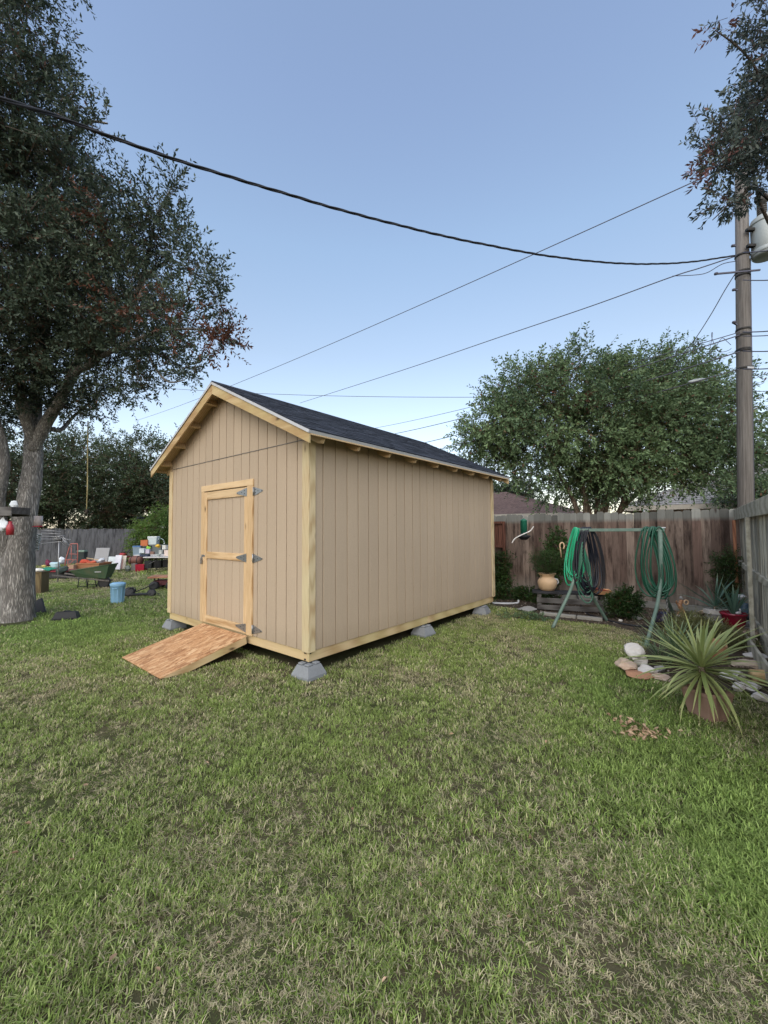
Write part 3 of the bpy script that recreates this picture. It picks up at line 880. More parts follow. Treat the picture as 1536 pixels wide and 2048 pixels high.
# ------------------------------------------------------------------ fences
def picket_mat(name, top, body, body2, low, zt, soft=.05):
    """weathered cedar: greyed above the line zt, red-brown below, bleached at the foot"""
    k = NT(name)
    v = k.coords((16, 16, .8))
    g = k.noise(v, 2.0, 5, .7, .7)
    r_ = k.rnd()
    wn = k.n('ShaderNodeTexWhiteNoise', noise_dimensions='1D'); k.set(wn.inputs['W'], r_)
    cc = k.mix(wn.outputs['Value'], body, body2)
    st = k.noise(k.coords((5, 5, .9)), 1.6, 4, .7)
    cc = k.mix(k.ramp(st, [(.45, (0,0,0)), (.68, (1,1,1))]), cc, tuple(x*.35 for x in body[:3])+(1,))
    cc = k.val(cc, .55, 1.4, g)
    z = k.n('ShaderNodeSeparateXYZ'); k.set(z.inputs[0], k.n('ShaderNodeNewGeometry').outputs['Position'])
    nz = k.math('ADD', z.outputs['Z'], k.math('MULTIPLY', k.math('SUBTRACT', st, .5), .16))
    lowf = k.n('ShaderNodeMapRange'); k.set(lowf.inputs[0], nz); lowf.inputs[1].default_value = .55; lowf.inputs[2].default_value = .15
    lowf.inputs[3].default_value = 0; lowf.inputs[4].default_value = .65
    cc = k.mix(lowf.outputs[0], cc, k.val(low, .6, 1.3, g))
    tf = k.n('ShaderNodeMapRange'); k.set(tf.inputs[0], k.math('ADD', z.outputs['Z'], k.math('MULTIPLY', k.math('SUBTRACT', g, .5), .05)))
    tf.inputs[1].default_value = zt-soft/2; tf.inputs[2].default_value = zt+soft/2; tf.inputs[3].default_value = 0; tf.inputs[4].default_value = 1
    cc = k.mix(tf.outputs[0], cc, k.val(k.val(top, .7, 1.3, g), .8, 1.15, r_))
    cc = k.val(cc, .60, 1.38, r_)
    vo = k.n('ShaderNodeTexVoronoi'); k.set(vo.inputs['Vector'], k.coords((5, 5, 1.7))); vo.inputs['Scale'].default_value = 1.1
    cc = k.mix(k.math('MULTIPLY', k.ramp(vo.outputs['Distance'], [(.05, (1,1,1)), (.14, (0,0,0))]), .8), cc, (.02,.012,.01,1))
    k.bump(g, .5, .006)
    return k.done(cc, .88, 0, .2)
PK = picket_mat('back_fence_wood', (.150,.152,.140,1), (.098,.064,.052,1), (.195,.150,.122,1), (.22,.20,.175,1), 1.83, .09)
PG = picket_mat('side_fence_wood', (.46,.43,.345,1), (.42,.39,.315,1), (.50,.47,.385,1), (.44,.41,.335,1), 3.0)
PL = picket_mat('left_fence_wood', (.15,.15,.155,1), (.115,.115,.12,1), (.17,.165,.17,1), (.13,.13,.125,1), 3.0)
PR = wood('fence_rail_wood', (.21,.21,.19,1), (.12,.12,.11,1), 1, .5, .9)
def picket(mb, w_, h, t=.017, ear=.03, z0=.02):
    mb.prism([(0, z0), (w_, z0), (w_, h-ear), (w_-ear*.9, h), (ear*.9, h), (0, h-ear)], 'x', 0, t)
bf = thing('back_fence', 'tall brown picket fence with grey dog-eared tops running behind the hose stand', 'fence', yd(6.96, 0), PSI)
pm = []
for k in range(5):
    mb = MB(); picket(mb, .1402, 1.985+.012*k, ear=.026)
    o = mb.build('picket', PK, bf); pm.append(o.data); bpy.data.objects.remove(o)
u = -3.93; i = 0
while u < 1.75:
    o = link_mesh('picket', random.choice(pm), bf, ((-.012, .006, -.004, .011)[i % 4]+random.uniform(-.001,.001), u, random.uniform(-.012, .012)), (random.uniform(-.001,.001), 0, 0))
    u += .1405; i += 1
mb = MB()
while u < 22:
    T = Matrix.Translation((random.uniform(-.005,.005), u, 0))
    q = MB(); picket(q, .136, 1.99+random.uniform(-.02,.02)); mb.add(q.v, q.f, False, T); u += .142
mb.build('pickets', PK, bf)['kind'] = 'stuff'
for z in (.35, 1.05, 1.62): part('rail', (.018, -3.93, z), (.056, 22, z+.089), PR, 0, bf)
for u in np.arange(-3.9, 22, 2.4): part('post', (.057, u, 0), (.146, u+.089, 1.9), PR, 0, bf)
for z in (.03,): 
    part('kick_board', (-.024, -3.93, .015), (-.004, -1.6, .15), PR, .003, bf)
    part('kick_board', (-.024, -1.596, .015), (-.004, .9, .15), PR, .003, bf)

# right-hand fence, seen from its rail side
fd = (fr1-fr0); FL = fd.length; fz = math.atan2(fd.y, fd.x)
sf = thing('side_fence', 'weathered grey board fence with wide cap board along the right edge of the yard', 'fence', fr0, fz)
x = .02; pm2 = []
for k in range(4):
    mb = MB(); mb.prism([(0, .03), (.138, .03), (.138, 1.97), (0, 1.97)], 'y', 0, .017)
    o = mb.build('board', PG, sf); pm2.append(o.data); bpy.data.objects.remove(o)
while x < FL:
    link_mesh('board', random.choice(pm2), sf, (x, random.uniform(.0, .005), random.uniform(-.01, .01)), (0, random.uniform(-.003,.003), 0)); x += .1405
PRX = wood('cap_board_wood', (.43,.405,.33,1), (.26,.245,.195,1), 0, .3, .9)
PRZ = wood('red_post_wood', (.36,.17,.095,1), (.22,.09,.055,1), 2, .4, .9)
part('cap_board', (-.03, -.075, 1.80), (3.5, -.037, 2.0), PRX, .006, sf)
part('cap_board', (3.505, -.075, 1.80), (FL, -.037, 2.0), PRX, .006, sf)
part('rail', (0, -.036, .96), (FL, -.001, 1.05), PRX, .004, sf)
part('rail', (0, -.036, .25), (FL, -.001, .34), PRX, .004, sf)
for k, x in enumerate(np.arange(.35, FL, 2.2)): part('post', (x, -.125, 0), (x+.089, -.078, 1.795), PRZ if k == 0 else PRX, .004, sf)
o = MB().beam((1.6, -.16, .05), (FL-.3, -.10, .24), .03, .19, (0,0,1), .004).build('loose_board', PRX, sf)

# far left fence
LF = thing('far_fence', 'grey weathered picket fence at the far left end of the yard', 'fence', yd(6.93, 22.0), PSI)
mb = MB(); x = 0
while x > -22:
    q = MB(); w_ = .132
    q.prism([(0, .02), (w_, .02), (w_, 1.80), (w_-.02, 1.83), (.02, 1.83), (0, 1.80)], 'y', random.uniform(-.01, .0), .012)
    mb.add(q.v, q.f, False, Matrix.Translation((x, 0, random.uniform(-.03, .03)))); x -= .14
pk = mb.build('pickets', PL, LF); pk['kind'] = 'stuff'
for z in (.3, .9, 1.5): part('rail', (-22, .013, z), (0, .05, z+.09), PR, 0, LF)
for x in np.arange(-22, 0, 2.4): part('post', (x, .051, 0), (x+.09, .14, 1.85), PR, 0, LF)
# ------------------------------------------------------------------ trees
def unit(a): return a/np.maximum(np.linalg.norm(a, axis=1, keepdims=True), 1e-9)
def lump(p, s, seed):
    """cheap 3D noise, 0..1"""
    r2 = np.random.default_rng(seed); t = np.zeros(len(p))
    for k in range(6):
        d = r2.normal(size=3); d /= np.linalg.norm(d); f = s*(1+.35*k)
        t += np.sin(p@d*f+r2.random()*6.28+1.3*np.sin(p@np.roll(d, 1)*f*.8))
    return .5+t/9
def crown(name, parent, clusters, n_sprig, leaf, mat, sprig=.3, nleaf=14, up=.25, gap=.45, gs=3.0, seed=1, dead=None, droop=0.0, shell=.45, jit=.35):
    r2 = np.random.default_rng(seed)
    C = np.array([list(c[0]) for c in clusters]); Rr = np.array([c[1] if hasattr(c[1], '__len__') else (c[1],)*3 for c in clusters])
    W = Rr.prod(axis=1)**.80*np.array([c[2] if len(c) > 2 else 1 for c in clusters]); W /= W.sum()
    n0 = int(n_sprig*1.9)
    ci = r2.choice(len(C), n0, p=W)
    d = unit(r2.normal(size=(n0, 3)))
    rad = r2.random(n0)**shell
    pos = C[ci]+d*rad[:, None]*Rr[ci]
    # ragged outline: some directions of each cluster reach further
    pos += d*((lump(C[ci]+d*2, 2.2, seed+5)-.5)*jit)[:, None]*Rr[ci]
    keep = lump(pos, gs, seed+9) > gap*.9+(r2.random(n0)-.5)*.12
    pos, d, rad, ci = pos[keep][:n_sprig], d[keep][:n_sprig], rad[keep][:n_sprig], ci[keep][:n_sprig]
    n = len(pos)
    sd_ = unit(d*.9+r2.normal(size=(n, 3))*.5+np.array([0, 0, up]))
    sl = sprig*r2.uniform(.5, 1.3, n)
    base = np.repeat(pos, nleaf, 0); sdir = np.repeat(sd_, nleaf, 0); L = np.repeat(sl, nleaf)
    m_ = n*nleaf
    t = np.tile(np.linspace(.05, 1, nleaf), n)
    a = np.tile(np.arange(nleaf)*2.4, n)+np.repeat(r2.random(n)*6.28, nleaf)
    o1 = unit(np.cross(sdir, np.array([.31, .22, .92]))); o2 = np.cross(sdir, o1)
    side = o1*np.cos(a)[:, None]+o2*np.sin(a)[:, None]
    ld = unit(sdir*.75+side*.8+r2.normal(size=(m_, 3))*.25-np.array([0, 0, droop]))
    p0 = base+sdir*(t*L)[:, None]; p0[:, 2] -= droop*.5*(t**2)*L
    wd = unit(np.cross(ld, unit(r2.normal(size=(m_, 3))+np.array([0, 0, .6]))))
    s_ = r2.uniform(.65, 1.2, m_)
    ll, lw = leaf[0]*s_, leaf[1]*s_*.5
    v = np.empty((m_, 4, 3))
    v[:, 0] = p0; v[:, 2] = p0+ld*ll[:, None]
    mid = p0+ld*(ll*.48)[:, None]
    v[:, 1] = mid+wd*lw[:, None]; v[:, 3] = mid-wd*lw[:, None]
    # twigs: one slim triangle pair per sprig
    tw = np.empty((n, 4, 3)); q = unit(np.cross(sd_, r2.normal(size=(n, 3))))*leaf[1]*.10
    bb = pos-sd_*(sl*.5)[:, None]
    tw[:, 0] = bb+q; tw[:, 1] = bb-q; tw[:, 2] = pos+sd_*(sl*.9)[:, None]-q*.5; tw[:, 3] = pos+sd_*(sl*.9)[:, None]+q*.5
    V = np.concatenate([v.reshape(-1, 3), tw.reshape(-1, 3)])
    nf = m_+n
    me = bpy.data.meshes.new(name)
    me.vertices.add(len(V)); me.vertices.foreach_set('co', V.astype(np.float32).ravel())
    me.loops.add(nf*4); me.loops.foreach_set('vertex_index', np.arange(nf*4, dtype=np.int32))
    me.polygons.add(nf); me.polygons.foreach_set('loop_start', np.arange(nf, dtype=np.int32)*4)
    me.update(calc_edges=True)
    clump = np.repeat(lump(pos, gs*.55, seed+20), nleaf)
    va = np.clip(clump*.9+r2.random(m_)*.5-.2, 0, 1)
    de = np.zeros(m_)
    if dead is not None:
        for c, r_, pr in dead:
            dd = np.linalg.norm(base-np.array(list(c)), axis=1) < r_
            de[dd & np.repeat(r2.random(n) < pr, nleaf)] = 1
    de[r2.random(m_) < .02] = .8
    va = np.concatenate([np.repeat(va, 4), np.full(n*4, .1)]); de = np.concatenate([np.repeat(de, 4), np.full(n*4, .6)])
    me.attributes.new('v', 'FLOAT', 'POINT').data.foreach_set('value', va.astype(np.float32))
    me.attributes.new('dead', 'FLOAT', 'POINT').data.foreach_set('value', de.astype(np.float32))
    me.materials.append(mat)
    o = link_mesh(name, me, parent)
    return o
def smooth_path(pts, n=6):
    pts = [Vector(p) for p in pts]; out = []
    for i in range(len(pts)-1):
        p0 = pts[max(i-1, 0)]; p1 = pts[i]; p2 = pts[i+1]; p3 = pts[min(i+2, len(pts)-1)]
        for k in range(n):
            t = k/n
            out.append(.5*((2*p1)+(p2-p0)*t+(2*p0-5*p1+4*p2-p3)*t*t+(3*p1-p0-3*p2+p3)*t*t*t))
    out.append(pts[-1]); return out
def limb(mb, pts, r0, r1, n=10, wob=.05, seed=0, k=6, pw=1.0):
    P = smooth_path(pts, k); r2 = random.Random(seed); N = len(P)
    rr = [r0+(r1-r0)*(i/(N-1))**pw for i in range(N)]
    rr = [r*(1+r2.uniform(-wob, wob)) for r in rr]
    mb.tube(P, rr, n)

# the big oak on the left
oak_at = gp(36, 1240)
OK = thing('oak_tree', 'large dark leaved oak with a leaning forked grey trunk on the left', 'tree', oak_at, 0)
def L(p): return Vector(p)-oak_at
mb = MB()
Z0 = oak_at.y
P = [wp(34, 1262, Z0), wp(34, 1235, Z0), wp(36, 1190, Z0), wp(38, 1120, Z0), wp(46, 1060, Z0+.05), wp(58, 985, Z0+.15), wp(66, 920, Z0+.25), wp(68, 860, Z0+.35), wp(72, 790, Z0+.4), wp(84, 700, Z0+.3), wp(100, 560, Z0), wp(95, 380, Z0-.3), wp(60, 220, Z0-.5)]
P = [L(p) for p in P]
def bump_trunk(mb, pts, radii, n=28, seed=3, flare=True):
    PP = smooth_path(pts, 5); NN = len(PP); r2 = random.Random(seed)
    ri = np.interp(np.linspace(0, len(radii)-1, NN), range(len(radii)), radii)
    n0 = len(mb.v); mb.tube(PP, list(ri), n)
    for i in range(NN):
        for k in range(n):
            an = 2*math.pi*k/n; v = Vector(mb.v[n0+i*n+k]); c = PP[i]
            f = 1+.045*math.sin(an*3+i*.30+seed)+.035*math.sin(an*5-i*.45)+.03*math.sin(i*1.1+an*2)+r2.uniform(-.015,.015)
            if flare and i < 6: f += (6-i)*.018*(1+.8*math.sin(an*5+1))
            mb.v[n0+i*n+k] = tuple(c+(v-c)*f)
bump_trunk(mb, P, [.275, .265, .255, .245, .20, .170, .155, .135, .11, .09, .07, .05, .03])
tk = mb.build('trunk', M['bark'], OK)
def oak_limb(pts, r0, r1, seed):
    mb = MB(); limb(mb, [L(p) for p in pts], r0, r1, 10, .06, seed); return mb.build('branch', M['bark'], OK)
oak_limb([wp(26, 1130, Z0), wp(5, 1080, Z0-.1), wp(-6, 1010, Z0-.2), wp(6, 920, Z0-.25), wp(-10, 840, Z0-.3), wp(-60, 700, Z0-.6), wp(-120, 500, Z0-1)], .165, .04, 1)
oak_limb([wp(66, 900, Z0+.25), wp(90, 850, Z0+.15), wp(120, 800, Z0), wp(150, 745, Z0-.2), wp(185, 725, Z0-.35), wp(230, 660, Z0-.5), wp(280, 570, Z0-.8), wp(310, 440, Z0-.9)], .12, .025, 2)
oak_limb([wp(95, 845, Z0+.1), wp(125, 790, Z0+.5), wp(150, 730, Z0+.7), wp(200, 690, Z0+.6), wp(290, 700, Z0+.3), wp(390, 690, Z0-.2)], .09, .02, 3)
oak_limb([wp(70, 890, Z0+.25), wp(46, 820, Z0-.1), wp(42, 770, Z0-.2), wp(30, 690, Z0-.4), wp(-20, 560, Z0-.9), wp(-20, 300, Z0-1.5)], .11, .03, 4)
oak_limb([wp(82, 850, Z0+.3), wp(120, 860, Z0+.6), wp(150, 830, Z0+.8), wp(200, 790, Z0+.6)], .06, .012, 9)
oak_limb([wp(90, 620, Z0+.2), wp(150, 500, Z0-.3), wp(170, 390, Z0-.7), wp(180, 330, Z0-.8)], .07, .015, 5)
oak_limb([wp(180, 725, Z0-.3), wp(250, 690, Z0-1), wp(330, 660, Z0-1.2), wp(430, 660, Z0-1.3)], .05, .012, 6)
oak_limb([wp(95, 400, Z0-.3), wp(140, 280, Z0-.9), wp(175, 245, Z0-1.1), wp(215, 247, Z0-1.25)], .05, .012, 7)
for s, (a, b, c) in enumerate((((230,660),(215,560),(150,480)), ((280,570),(340,520),(400,560)), ((310,440),(330,400),(345,370)), ((84,700),(30,620),(10,500)), ((100,560),(200,480),(260,400)), ((60,220),(100,130),(120,60)), ((290,700),(330,760),(370,760)))):
    oak_limb([wp(*a, Z0-.5), wp(*b, Z0-.8), wp(*c, Z0-.9)], .03, .007, 20+s)
cl = []
for (x, y, Z, r, wgt) in ((20,20,6.0,110,1),(70,-20,6.0,62,1),(10,180,6.0,120,1),(90,130,6.2,66,1),(150,215,6.0,45,.9),(215,243,6.0,26,.8),
      (50,330,6.4,130,1),(140,360,6.5,80,.9),(240,425,6.5,72,.9),(305,410,6.4,56,.9),(345,375,6.2,30,.6),(10,480,6.2,120,1),(115,500,6.9,110,1),
      (235,500,6.7,90,1),(330,490,6.5,65,1),(385,540,6.3,50,.9),(420,590,6.2,30,.6),(55,650,6.6,110,1.1),(175,630,6.9,100,1.1),(290,620,6.6,85,1.1),(370,640,6.3,60,1),(425,670,6.1,38,.6),
      (220,715,7.1,75,1.1),(320,720,6.8,60,1),(390,730,6.5,35,.7),(110,705,7.5,80,1.1),(15,740,7.1,80,1.1),(180,770,7.5,45,.6),(260,770,7.2,40,.6),(130,815,7.8,40,1.3),(185,805,7.7,38,1.2),(230,785,7.4,42,1.3),(90,780,7.9,50,1.1),(0,820,8.0,50,1.0),(60,840,8.3,40,.5),(300,765,7.0,40,1.2),(350,755,6.8,36,1.0),(400,735,6.5,30,1.0),
      (-120,60,5.8,160,.8),(-140,350,6,180,.8),(-150,620,6.4,190,.8),(-100,800,7,110,.6),(40,-160,6,130,.5),(-100,-150,6,150,.4),(60,560,8.2,150,.8),(230,600,8.0,120,.7),(60,350,8,140,.6)):
    c = L(wp(x, y, Z)); rr = .90*r*Z/F
    cl.append((c, (rr, rr*1.1, rr*.95), wgt))
dd = [(L(wp(215, 615, 6.2)), .45, .35), (L(wp(340, 645, 6.1)), .55, .30), (L(wp(420, 655, 6.0)), .5, .35), (L(wp(190, 440, 6.2)), .4, .2), (L(wp(450, 690, 6.1)), .35, .7)]
cl += [(L(wp(448, 680, 6.1)), (.16, .16, .16), 3.0), (L(wp(440, 600, 6.1)), (.16, .16, .2), 3), (L(wp(240, 246, 6.05)), (.17, .14, .08), 9.0), (L(wp(200, 262, 6.1)), (.2, .2, .2), 3.0), (L(wp(352, 365, 6.2)), (.1, .1, .16), 7)]
crown('crown', OK, cl, 12500, (.076, .030), M['leaf_oak'], .32, 14, .3, .50, 3.4, 11, dd, jit=.5)

# a tree off to the right, its branches hanging into the frame
rt_at = Vector((7.6, 5.6, 0))
RT = thing('overhanging_tree', 'tree beyond the right edge whose loose leafy twigs hang across the utility pole top', 'tree', rt_at, 0)
def L2(p): return Vector(p)-rt_at
mb = MB(); limb(mb, [(0,0,-.05),(0,0,1.5),(-.1,-.1,3),(-.3,-.1,4.6),(-.5,0,6.5),(-.6,0,8)], .22, .05, 14, .04, 5); mb.build('trunk', M['bark'], RT)
for s, pts in enumerate(([(-.2,-.1,3.4), L2(wp(1560, 480, 5.2)), L2(wp(1500, 330, 5.0)), L2(wp(1440, 250, 4.9))], [(-.4,0,5.0), L2(wp(1570, 250, 5.2)), L2(wp(1500, 120, 5.0)), L2(wp(1430, 60, 5.0))], [(-.4,0,5.4), L2(wp(1600, 60, 5.2)), L2(wp(1520, -40, 5.1))], [(-.3,0,4.2), L2(wp(1540, 400, 5.1)), L2(wp(1480, 395, 5.0)), L2(wp(1425, 440, 4.95))])):
    mb = MB(); limb(mb, pts, .030, .005, 7, .05, s); mb.build('branch', M['bark_dark'], RT)
cl = []
for (x, y, Z, r, wgt) in ((1525,60,5,34,.7),(1515,130,5,30,.7),(1450,60,5,28,.22),(1415,40,5,14,.2),(1530,200,5,50,1.1),(1470,215,5,35,.6),(1430,260,5,26,.6),(1395,240,5,10,.25),(1495,290,5,38,1.0),(1440,330,5,34,1),(1400,335,5,15,.4),(1505,365,5,32,.9),
      (1450,400,5,26,.8),(1425,440,5,11,.4),(1530,300,5.2,45,1.0),(1535,20,5.1,40,.7),(1600,150,5.2,90,1),(1455,285,5,40,.8)):
    rr = r*Z/F; cl.append((L2(wp(x, y, Z)), (rr, rr*1.5, rr), wgt))
crown('crown', RT, cl, 1050, (.076, .027), M['leaf_right'], .20, 13, -.05, .22, 5, 21, [(L2(wp(1400, 20, 5)), .5, .35), (L2(wp(1400, 335, 5)), .3, .3)])

# many-stemmed crape myrtle beyond the back fence
mt_at = wp(1190, 1100, 11.8); mt_at.z = 0
MT = thing('multi_stem_tree', 'wide spreading many-stemmed tree with light green leaves behind the back fence', 'tree', mt_at, 0)
def L3(p): return Vector(p)-mt_at
for s, pts in enumerate((((1165,1090),(1150,1010),(1120,950),(1085,900),(1030,860)), ((1172,1090),(1170,1000),(1160,930),(1150,860),(1120,780)), ((1185,1090),(1195,1000),(1185,940),(1165,890),(1090,820)),
        ((1195,1090),(1215,1000),(1215,940),(1225,850),(1240,750)), ((1205,1090),(1240,1020),(1262,960),(1300,880),(1340,790)), ((1180,1090),(1178,1020),(1140,930),(1100,870),(1000,800)), ((1210,1090),(1250,1010),(1330,950),(1400,900),(1470,860)), ((1190,1090),(1205,1010),(1235,940),(1300,840),(1400,760)))):
    mb = MB(); dz = random.uniform(-.5, .6)
    limb(mb, [L3(wp(x, y, 11.8+dz*k/3)) for k, (x, y) in enumerate(pts)], .085, .018, 8, .06, s)
    mb.build('trunk' if s else 'trunk', M['bark_smooth'], MT)
cl = []
for (x, y, Z, r, wgt) in ((950,880,11.5,38,.8),(990,850,11.5,55,1),(1010,800,11.5,45,.9),(1060,790,11.5,65,1),(1040,860,11.3,70,1),(1120,790,11.5,75,1),(1170,760,11.5,65,1),(1110,870,11.2,75,1),(1230,762,11.5,52,1),
      (1290,742,11.5,42,1),(1320,770,11.5,70,1),(1220,820,11.2,80,1.1),(1300,860,11,85,1.1),(1190,900,11,60,.8),(1250,930,10.8,60,.9),(1330,940,10.8,55,1),(1380,850,11,75,1),(1400,780,11.3,50,.7),(1390,935,10.7,50,.9),(1100,905,11.0,40,.7),(1050,900,11.2,36,.6),(1170,935,11.0,36,.6),(1440,830,11,55,.8),(1440,900,10.8,55,.9),(1370,740,11.6,30,.5),
      (1465,770,11.3,35,.5),(1010,920,11.5,45,.7),(960,930,12,30,.6),(1060,940,11.6,45,.55),(1090,970,11.6,30,.35),(1120,930,12.3,50,.8),(1165,950,12.6,50,.9),(1215,960,12.6,50,1),(1265,955,12.4,40,1),(1190,990,12.6,32,.6),(1100,985,12.4,30,.5),(1240,980,11.2,35,.6),(1480,930,11,45,.8),(1510,870,11.3,50,.8),(1150,950,12,40,.5),(1335,715,11.6,20,.4),(1270,718,11.6,20,.5),(1190,742,11.6,22,.5),(1095,745,11.6,22,.4),(1000,770,11.6,18,.4),(930,865,11.6,18,.5)):
    rr = r*Z/F; cl.append((L3(wp(x, y, Z)), (rr, rr*1.3, rr), wgt))
crown('crown', MT, cl, 9300, (.105, .046), M['leaf_myrtle'], .45, 13, .1, .37, 2.2, 31, [(L3(wp(1120,800,11.5)), 1, .12)], droop=.25, jit=.6)

def bg_tree(name, label, px, py, Z, h, spread, n, mat, leaf=(.19, .09), seed=0, sprig=.8, group=None, low=.15, gap=.50, barkm='bark_dark'):
    at = wp(px, py, Z); at.z = 0
    T = thing(name, label, 'tree', at, 0, group)
    r2 = random.Random(seed)
    mb = MB(); limb(mb, [(0,0,-.1),(r2.uniform(-.1,.1),0,h*.25),(r2.uniform(-.3,.3),r2.uniform(-.3,.3),h*.5),(r2.uniform(-.4,.4),0,h*.85)], h*.028, h*.008, 10, .05, seed); mb.build('trunk', M[barkm], T)
    cl = []
    for i in range(16):
        a = r2.uniform(0, 6.28); q = spread*math.sqrt(r2.random())*.75; z = h*(low+.12+(1-low-.25)*r2.random())
        q *= 1-.5*max(0, (z/h-.6))/.4
        rr = spread*r2.uniform(.28, .5)
        cl.append(((q*math.cos(a), q*math.sin(a), z), (rr, rr, rr*.75), 1))
    for i in range(5):
        c = cl[i][0]; mb = MB(); limb(mb, [(0, 0, h*.3), (c[0]*.5, c[1]*.5, (h*.3+c[2])*.5), c], h*.012, h*.004, 7, .05, i); mb.build('branch', M[barkm], T)
    crown('crown', T, cl, n, leaf, mat, sprig, 12, .15, gap, 1.1, seed+50)
    return T
GT = 'trees standing beyond the left fence'
bg_tree('shade_tree', 'dark spreading tree beyond the grey fence, directly right of the oak trunk', 120, 1060, 29, 9.5, 4.6, 2000, M['leaf_far'], seed=2, group=GT, low=.02)
bg_tree('shade_tree', 'tall dark tree beyond the grey fence, close to the shed\'s left eave', 262, 1060, 31, 9.2, 4.4, 2000, M['leaf_far'], seed=5, group=GT, low=.2)
bg_tree('shade_tree', 'dark tree beyond the fence, half hidden by the shed\'s left corner', 345, 1060, 30, 9.6, 4.0, 2200, M['leaf_far'], seed=8, group=GT, low=.2)
bg_tree('shade_tree', 'dark tree showing behind the hanging rope, set back from its neighbours', 190, 1060, 36, 10.3, 4.8, 2000, M['leaf_far'], seed=13, group=GT, low=.25, gap=.47)
bg_tree('shade_tree', 'dark tree beyond the fence at the far left edge, behind the oak', 10, 1060, 27, 9.3, 5.0, 2000, M['leaf_far'], seed=17, group=GT, low=.02)
bg_tree('garden_shrub', 'low olive green hedge bush peeping over the far fence left of the dark roof', 215, 1050, 33, 3.3, 2.2, 900, M['leaf_olive'], seed=23, leaf=(.14,.07), sprig=.4)['category'] = 'shrub'
bg_tree('leafy_tree', 'green tree behind the utility pole at the right edge above the neighbour\'s roof', 1560, 1050, 14.5, 4.7, 1.8, 1500, M['leaf_myrtle'], seed=29, leaf=(.10,.05), sprig=.45, low=.3)
bg_tree('leafy_tree', 'small dark tree above the reddish roof behind the shed\'s far end', 1010, 1050, 27, 5.2, 2.6, 1100, M['leaf_far'], seed=37, leaf=(.14,.07), sprig=.5, low=.4, gap=.5)
# bright feathery bush left of the shed
bu_at = yd(5.6, 17.0)
BU = thing('leafy_bush', 'bright green feathery bush at the corner of the yard beside the shed\'s left wall', 'bush', (-11.35, 19.8, 0), 0)
mb = MB()
for k in range(5): limb(mb, [(0,0,0),(random.uniform(-.4,.4),random.uniform(-.3,.3),.8),(random.uniform(-1.2,1.2),random.uniform(-.5,.5),2.0)], .04, .01, 6, .05, k)
mb.build('stem', M['bark_dark'], BU)
crown('foliage', BU, [((.2,0,1.0),(1.2,.9,.8)),((.6,0,1.9),(.9,.8,.7)),((-.3,0,1.9),(.6,.6,.5)),((1.2,0,1.4),(.8,.8,.9)),((-.6,0,1.3),(.5,.5,.5)),((.5,0,2.5),(.5,.5,.35))], 1500, (.11,.035), M['leaf_bush'], .4, 12, .0, .33, 2.5, 71, droop=.35)

# ------------------------------------------------------------------ utility pole, transformer, wires
pb = wp(1486, 1050, 8.7); pb.z = 0
PO = thing('utility_pole', 'tall weathered round wooden utility pole standing behind the fence corner', 'utility pole', pb, 0)
top = wp(1484, 345, 8.7).z
mb = MB(); mb.tube([(0,0,-.2),(0,0,3),(0,0,6),(0,0,top)], [.145,.137,.127,.114], 20); mb.build('shaft', M['pole'], PO); PO.rotation_euler = (0, R(1.95), 0); PM = (Matrix.Translation(pb) @ Matrix.Rotation(R(1.95), 4, 'Y')).inverted()
def pole_z(y): return wp(1485, y, 8.7).z
def lp(x, y, Y): return PM @ wp(x, y, Y)
mb = MB()
for y in (512, 545, 552, 660, 672, 700, 703, 738): mb.lathe([(.128,-.025),(.137,-.02),(.137,.02),(.128,.025)], 16, (0,0,pole_z(y)))
mb.build('band', M['bolt'], PO)
for (x0,y0,x1,y1) in ((1430,548,1520,540),(1464,492,1472,492),(1466,580,1475,580),(1466,645,1475,650)):
    mb = MB(); mb.beam(lp(x0,y0,8.5), lp(x1,y1,8.5), .03, .03); mb.tube([lp(x0,y0,8.48), lp(x0+4,y0-1,8.48)], .03, 10); mb.build('bracket', M['wire'], PO)
MB().box((-.05,-.150,pole_z(742)), (.09,-.138,pole_z(738)), .003).build('tag_plate', M['white_metal'], PO)
mb = MB(); mb.tube([(.14,-.05,1),(.125,-.05,5),(.12,-.05,pole_z(520))], .018, 6); mb.build('conduit', M['wire'], PO)
TRF = thing('transformer', 'grey cylindrical transformer can with domed insulator hung beside the pole', 'transformer', wp(1531, 474, 8.5), 0)
gm = plain('transformer_grey', (.33,.36,.36,1), .5, .2, .12, 5, .1)
mb = MB(); mb.lathe([(.0,-.44),(.22,-.44),(.245,-.41),(.245,.33),(.235,.40),(.16,.46),(.0,.48)], 28); mb.build('tank', gm, TRF)
mb = MB(); mb.lathe([(.252,-.38),(.258,-.37),(.258,-.30),(.252,-.29)], 28); mb.lathe([(.252,.28),(.262,.29),(.262,.33),(.252,.34)], 28); mb.build('band', gm, TRF)
for z in (-.22, .14):
    mb = MB(); mb.box((-.40,-.03,z), (-.23,.05,z+.06), .006); mb.build('bracket', M['bolt'], TRF)
mb = MB()
for k in range(6): mb.lathe([(.03,0),(.09,.012),(.085,.03),(.035,.045)], 14, (-.05,0,.46+k*.045))
mb.lathe([(.03,0),(.10,.03),(.12,.10),(.11,.17),(.05,.2),(0,.2)], 16, (-.08,-.05,.70))
mb.build('bushing', plain('insulator', (.10,.095,.09,1), .3, 0, .2, 10, .1), TRF)

def span(p0, p1, sag, n=26):
    p0, p1 = Vector(p0), Vector(p1)
    return [p0.lerp(p1, i/n)-Vector((0,0,sag*4*(i/n)*(1-i/n))) for i in range(n+1)]
def wire(name, label, pts, r, mat='wire', cat='cable', group='overhead wires'):
    mb = MB(); mb.tube(pts, r, 6); o = mb.build(name, M[mat], recalc=False); return tag(o, label, cat, group)
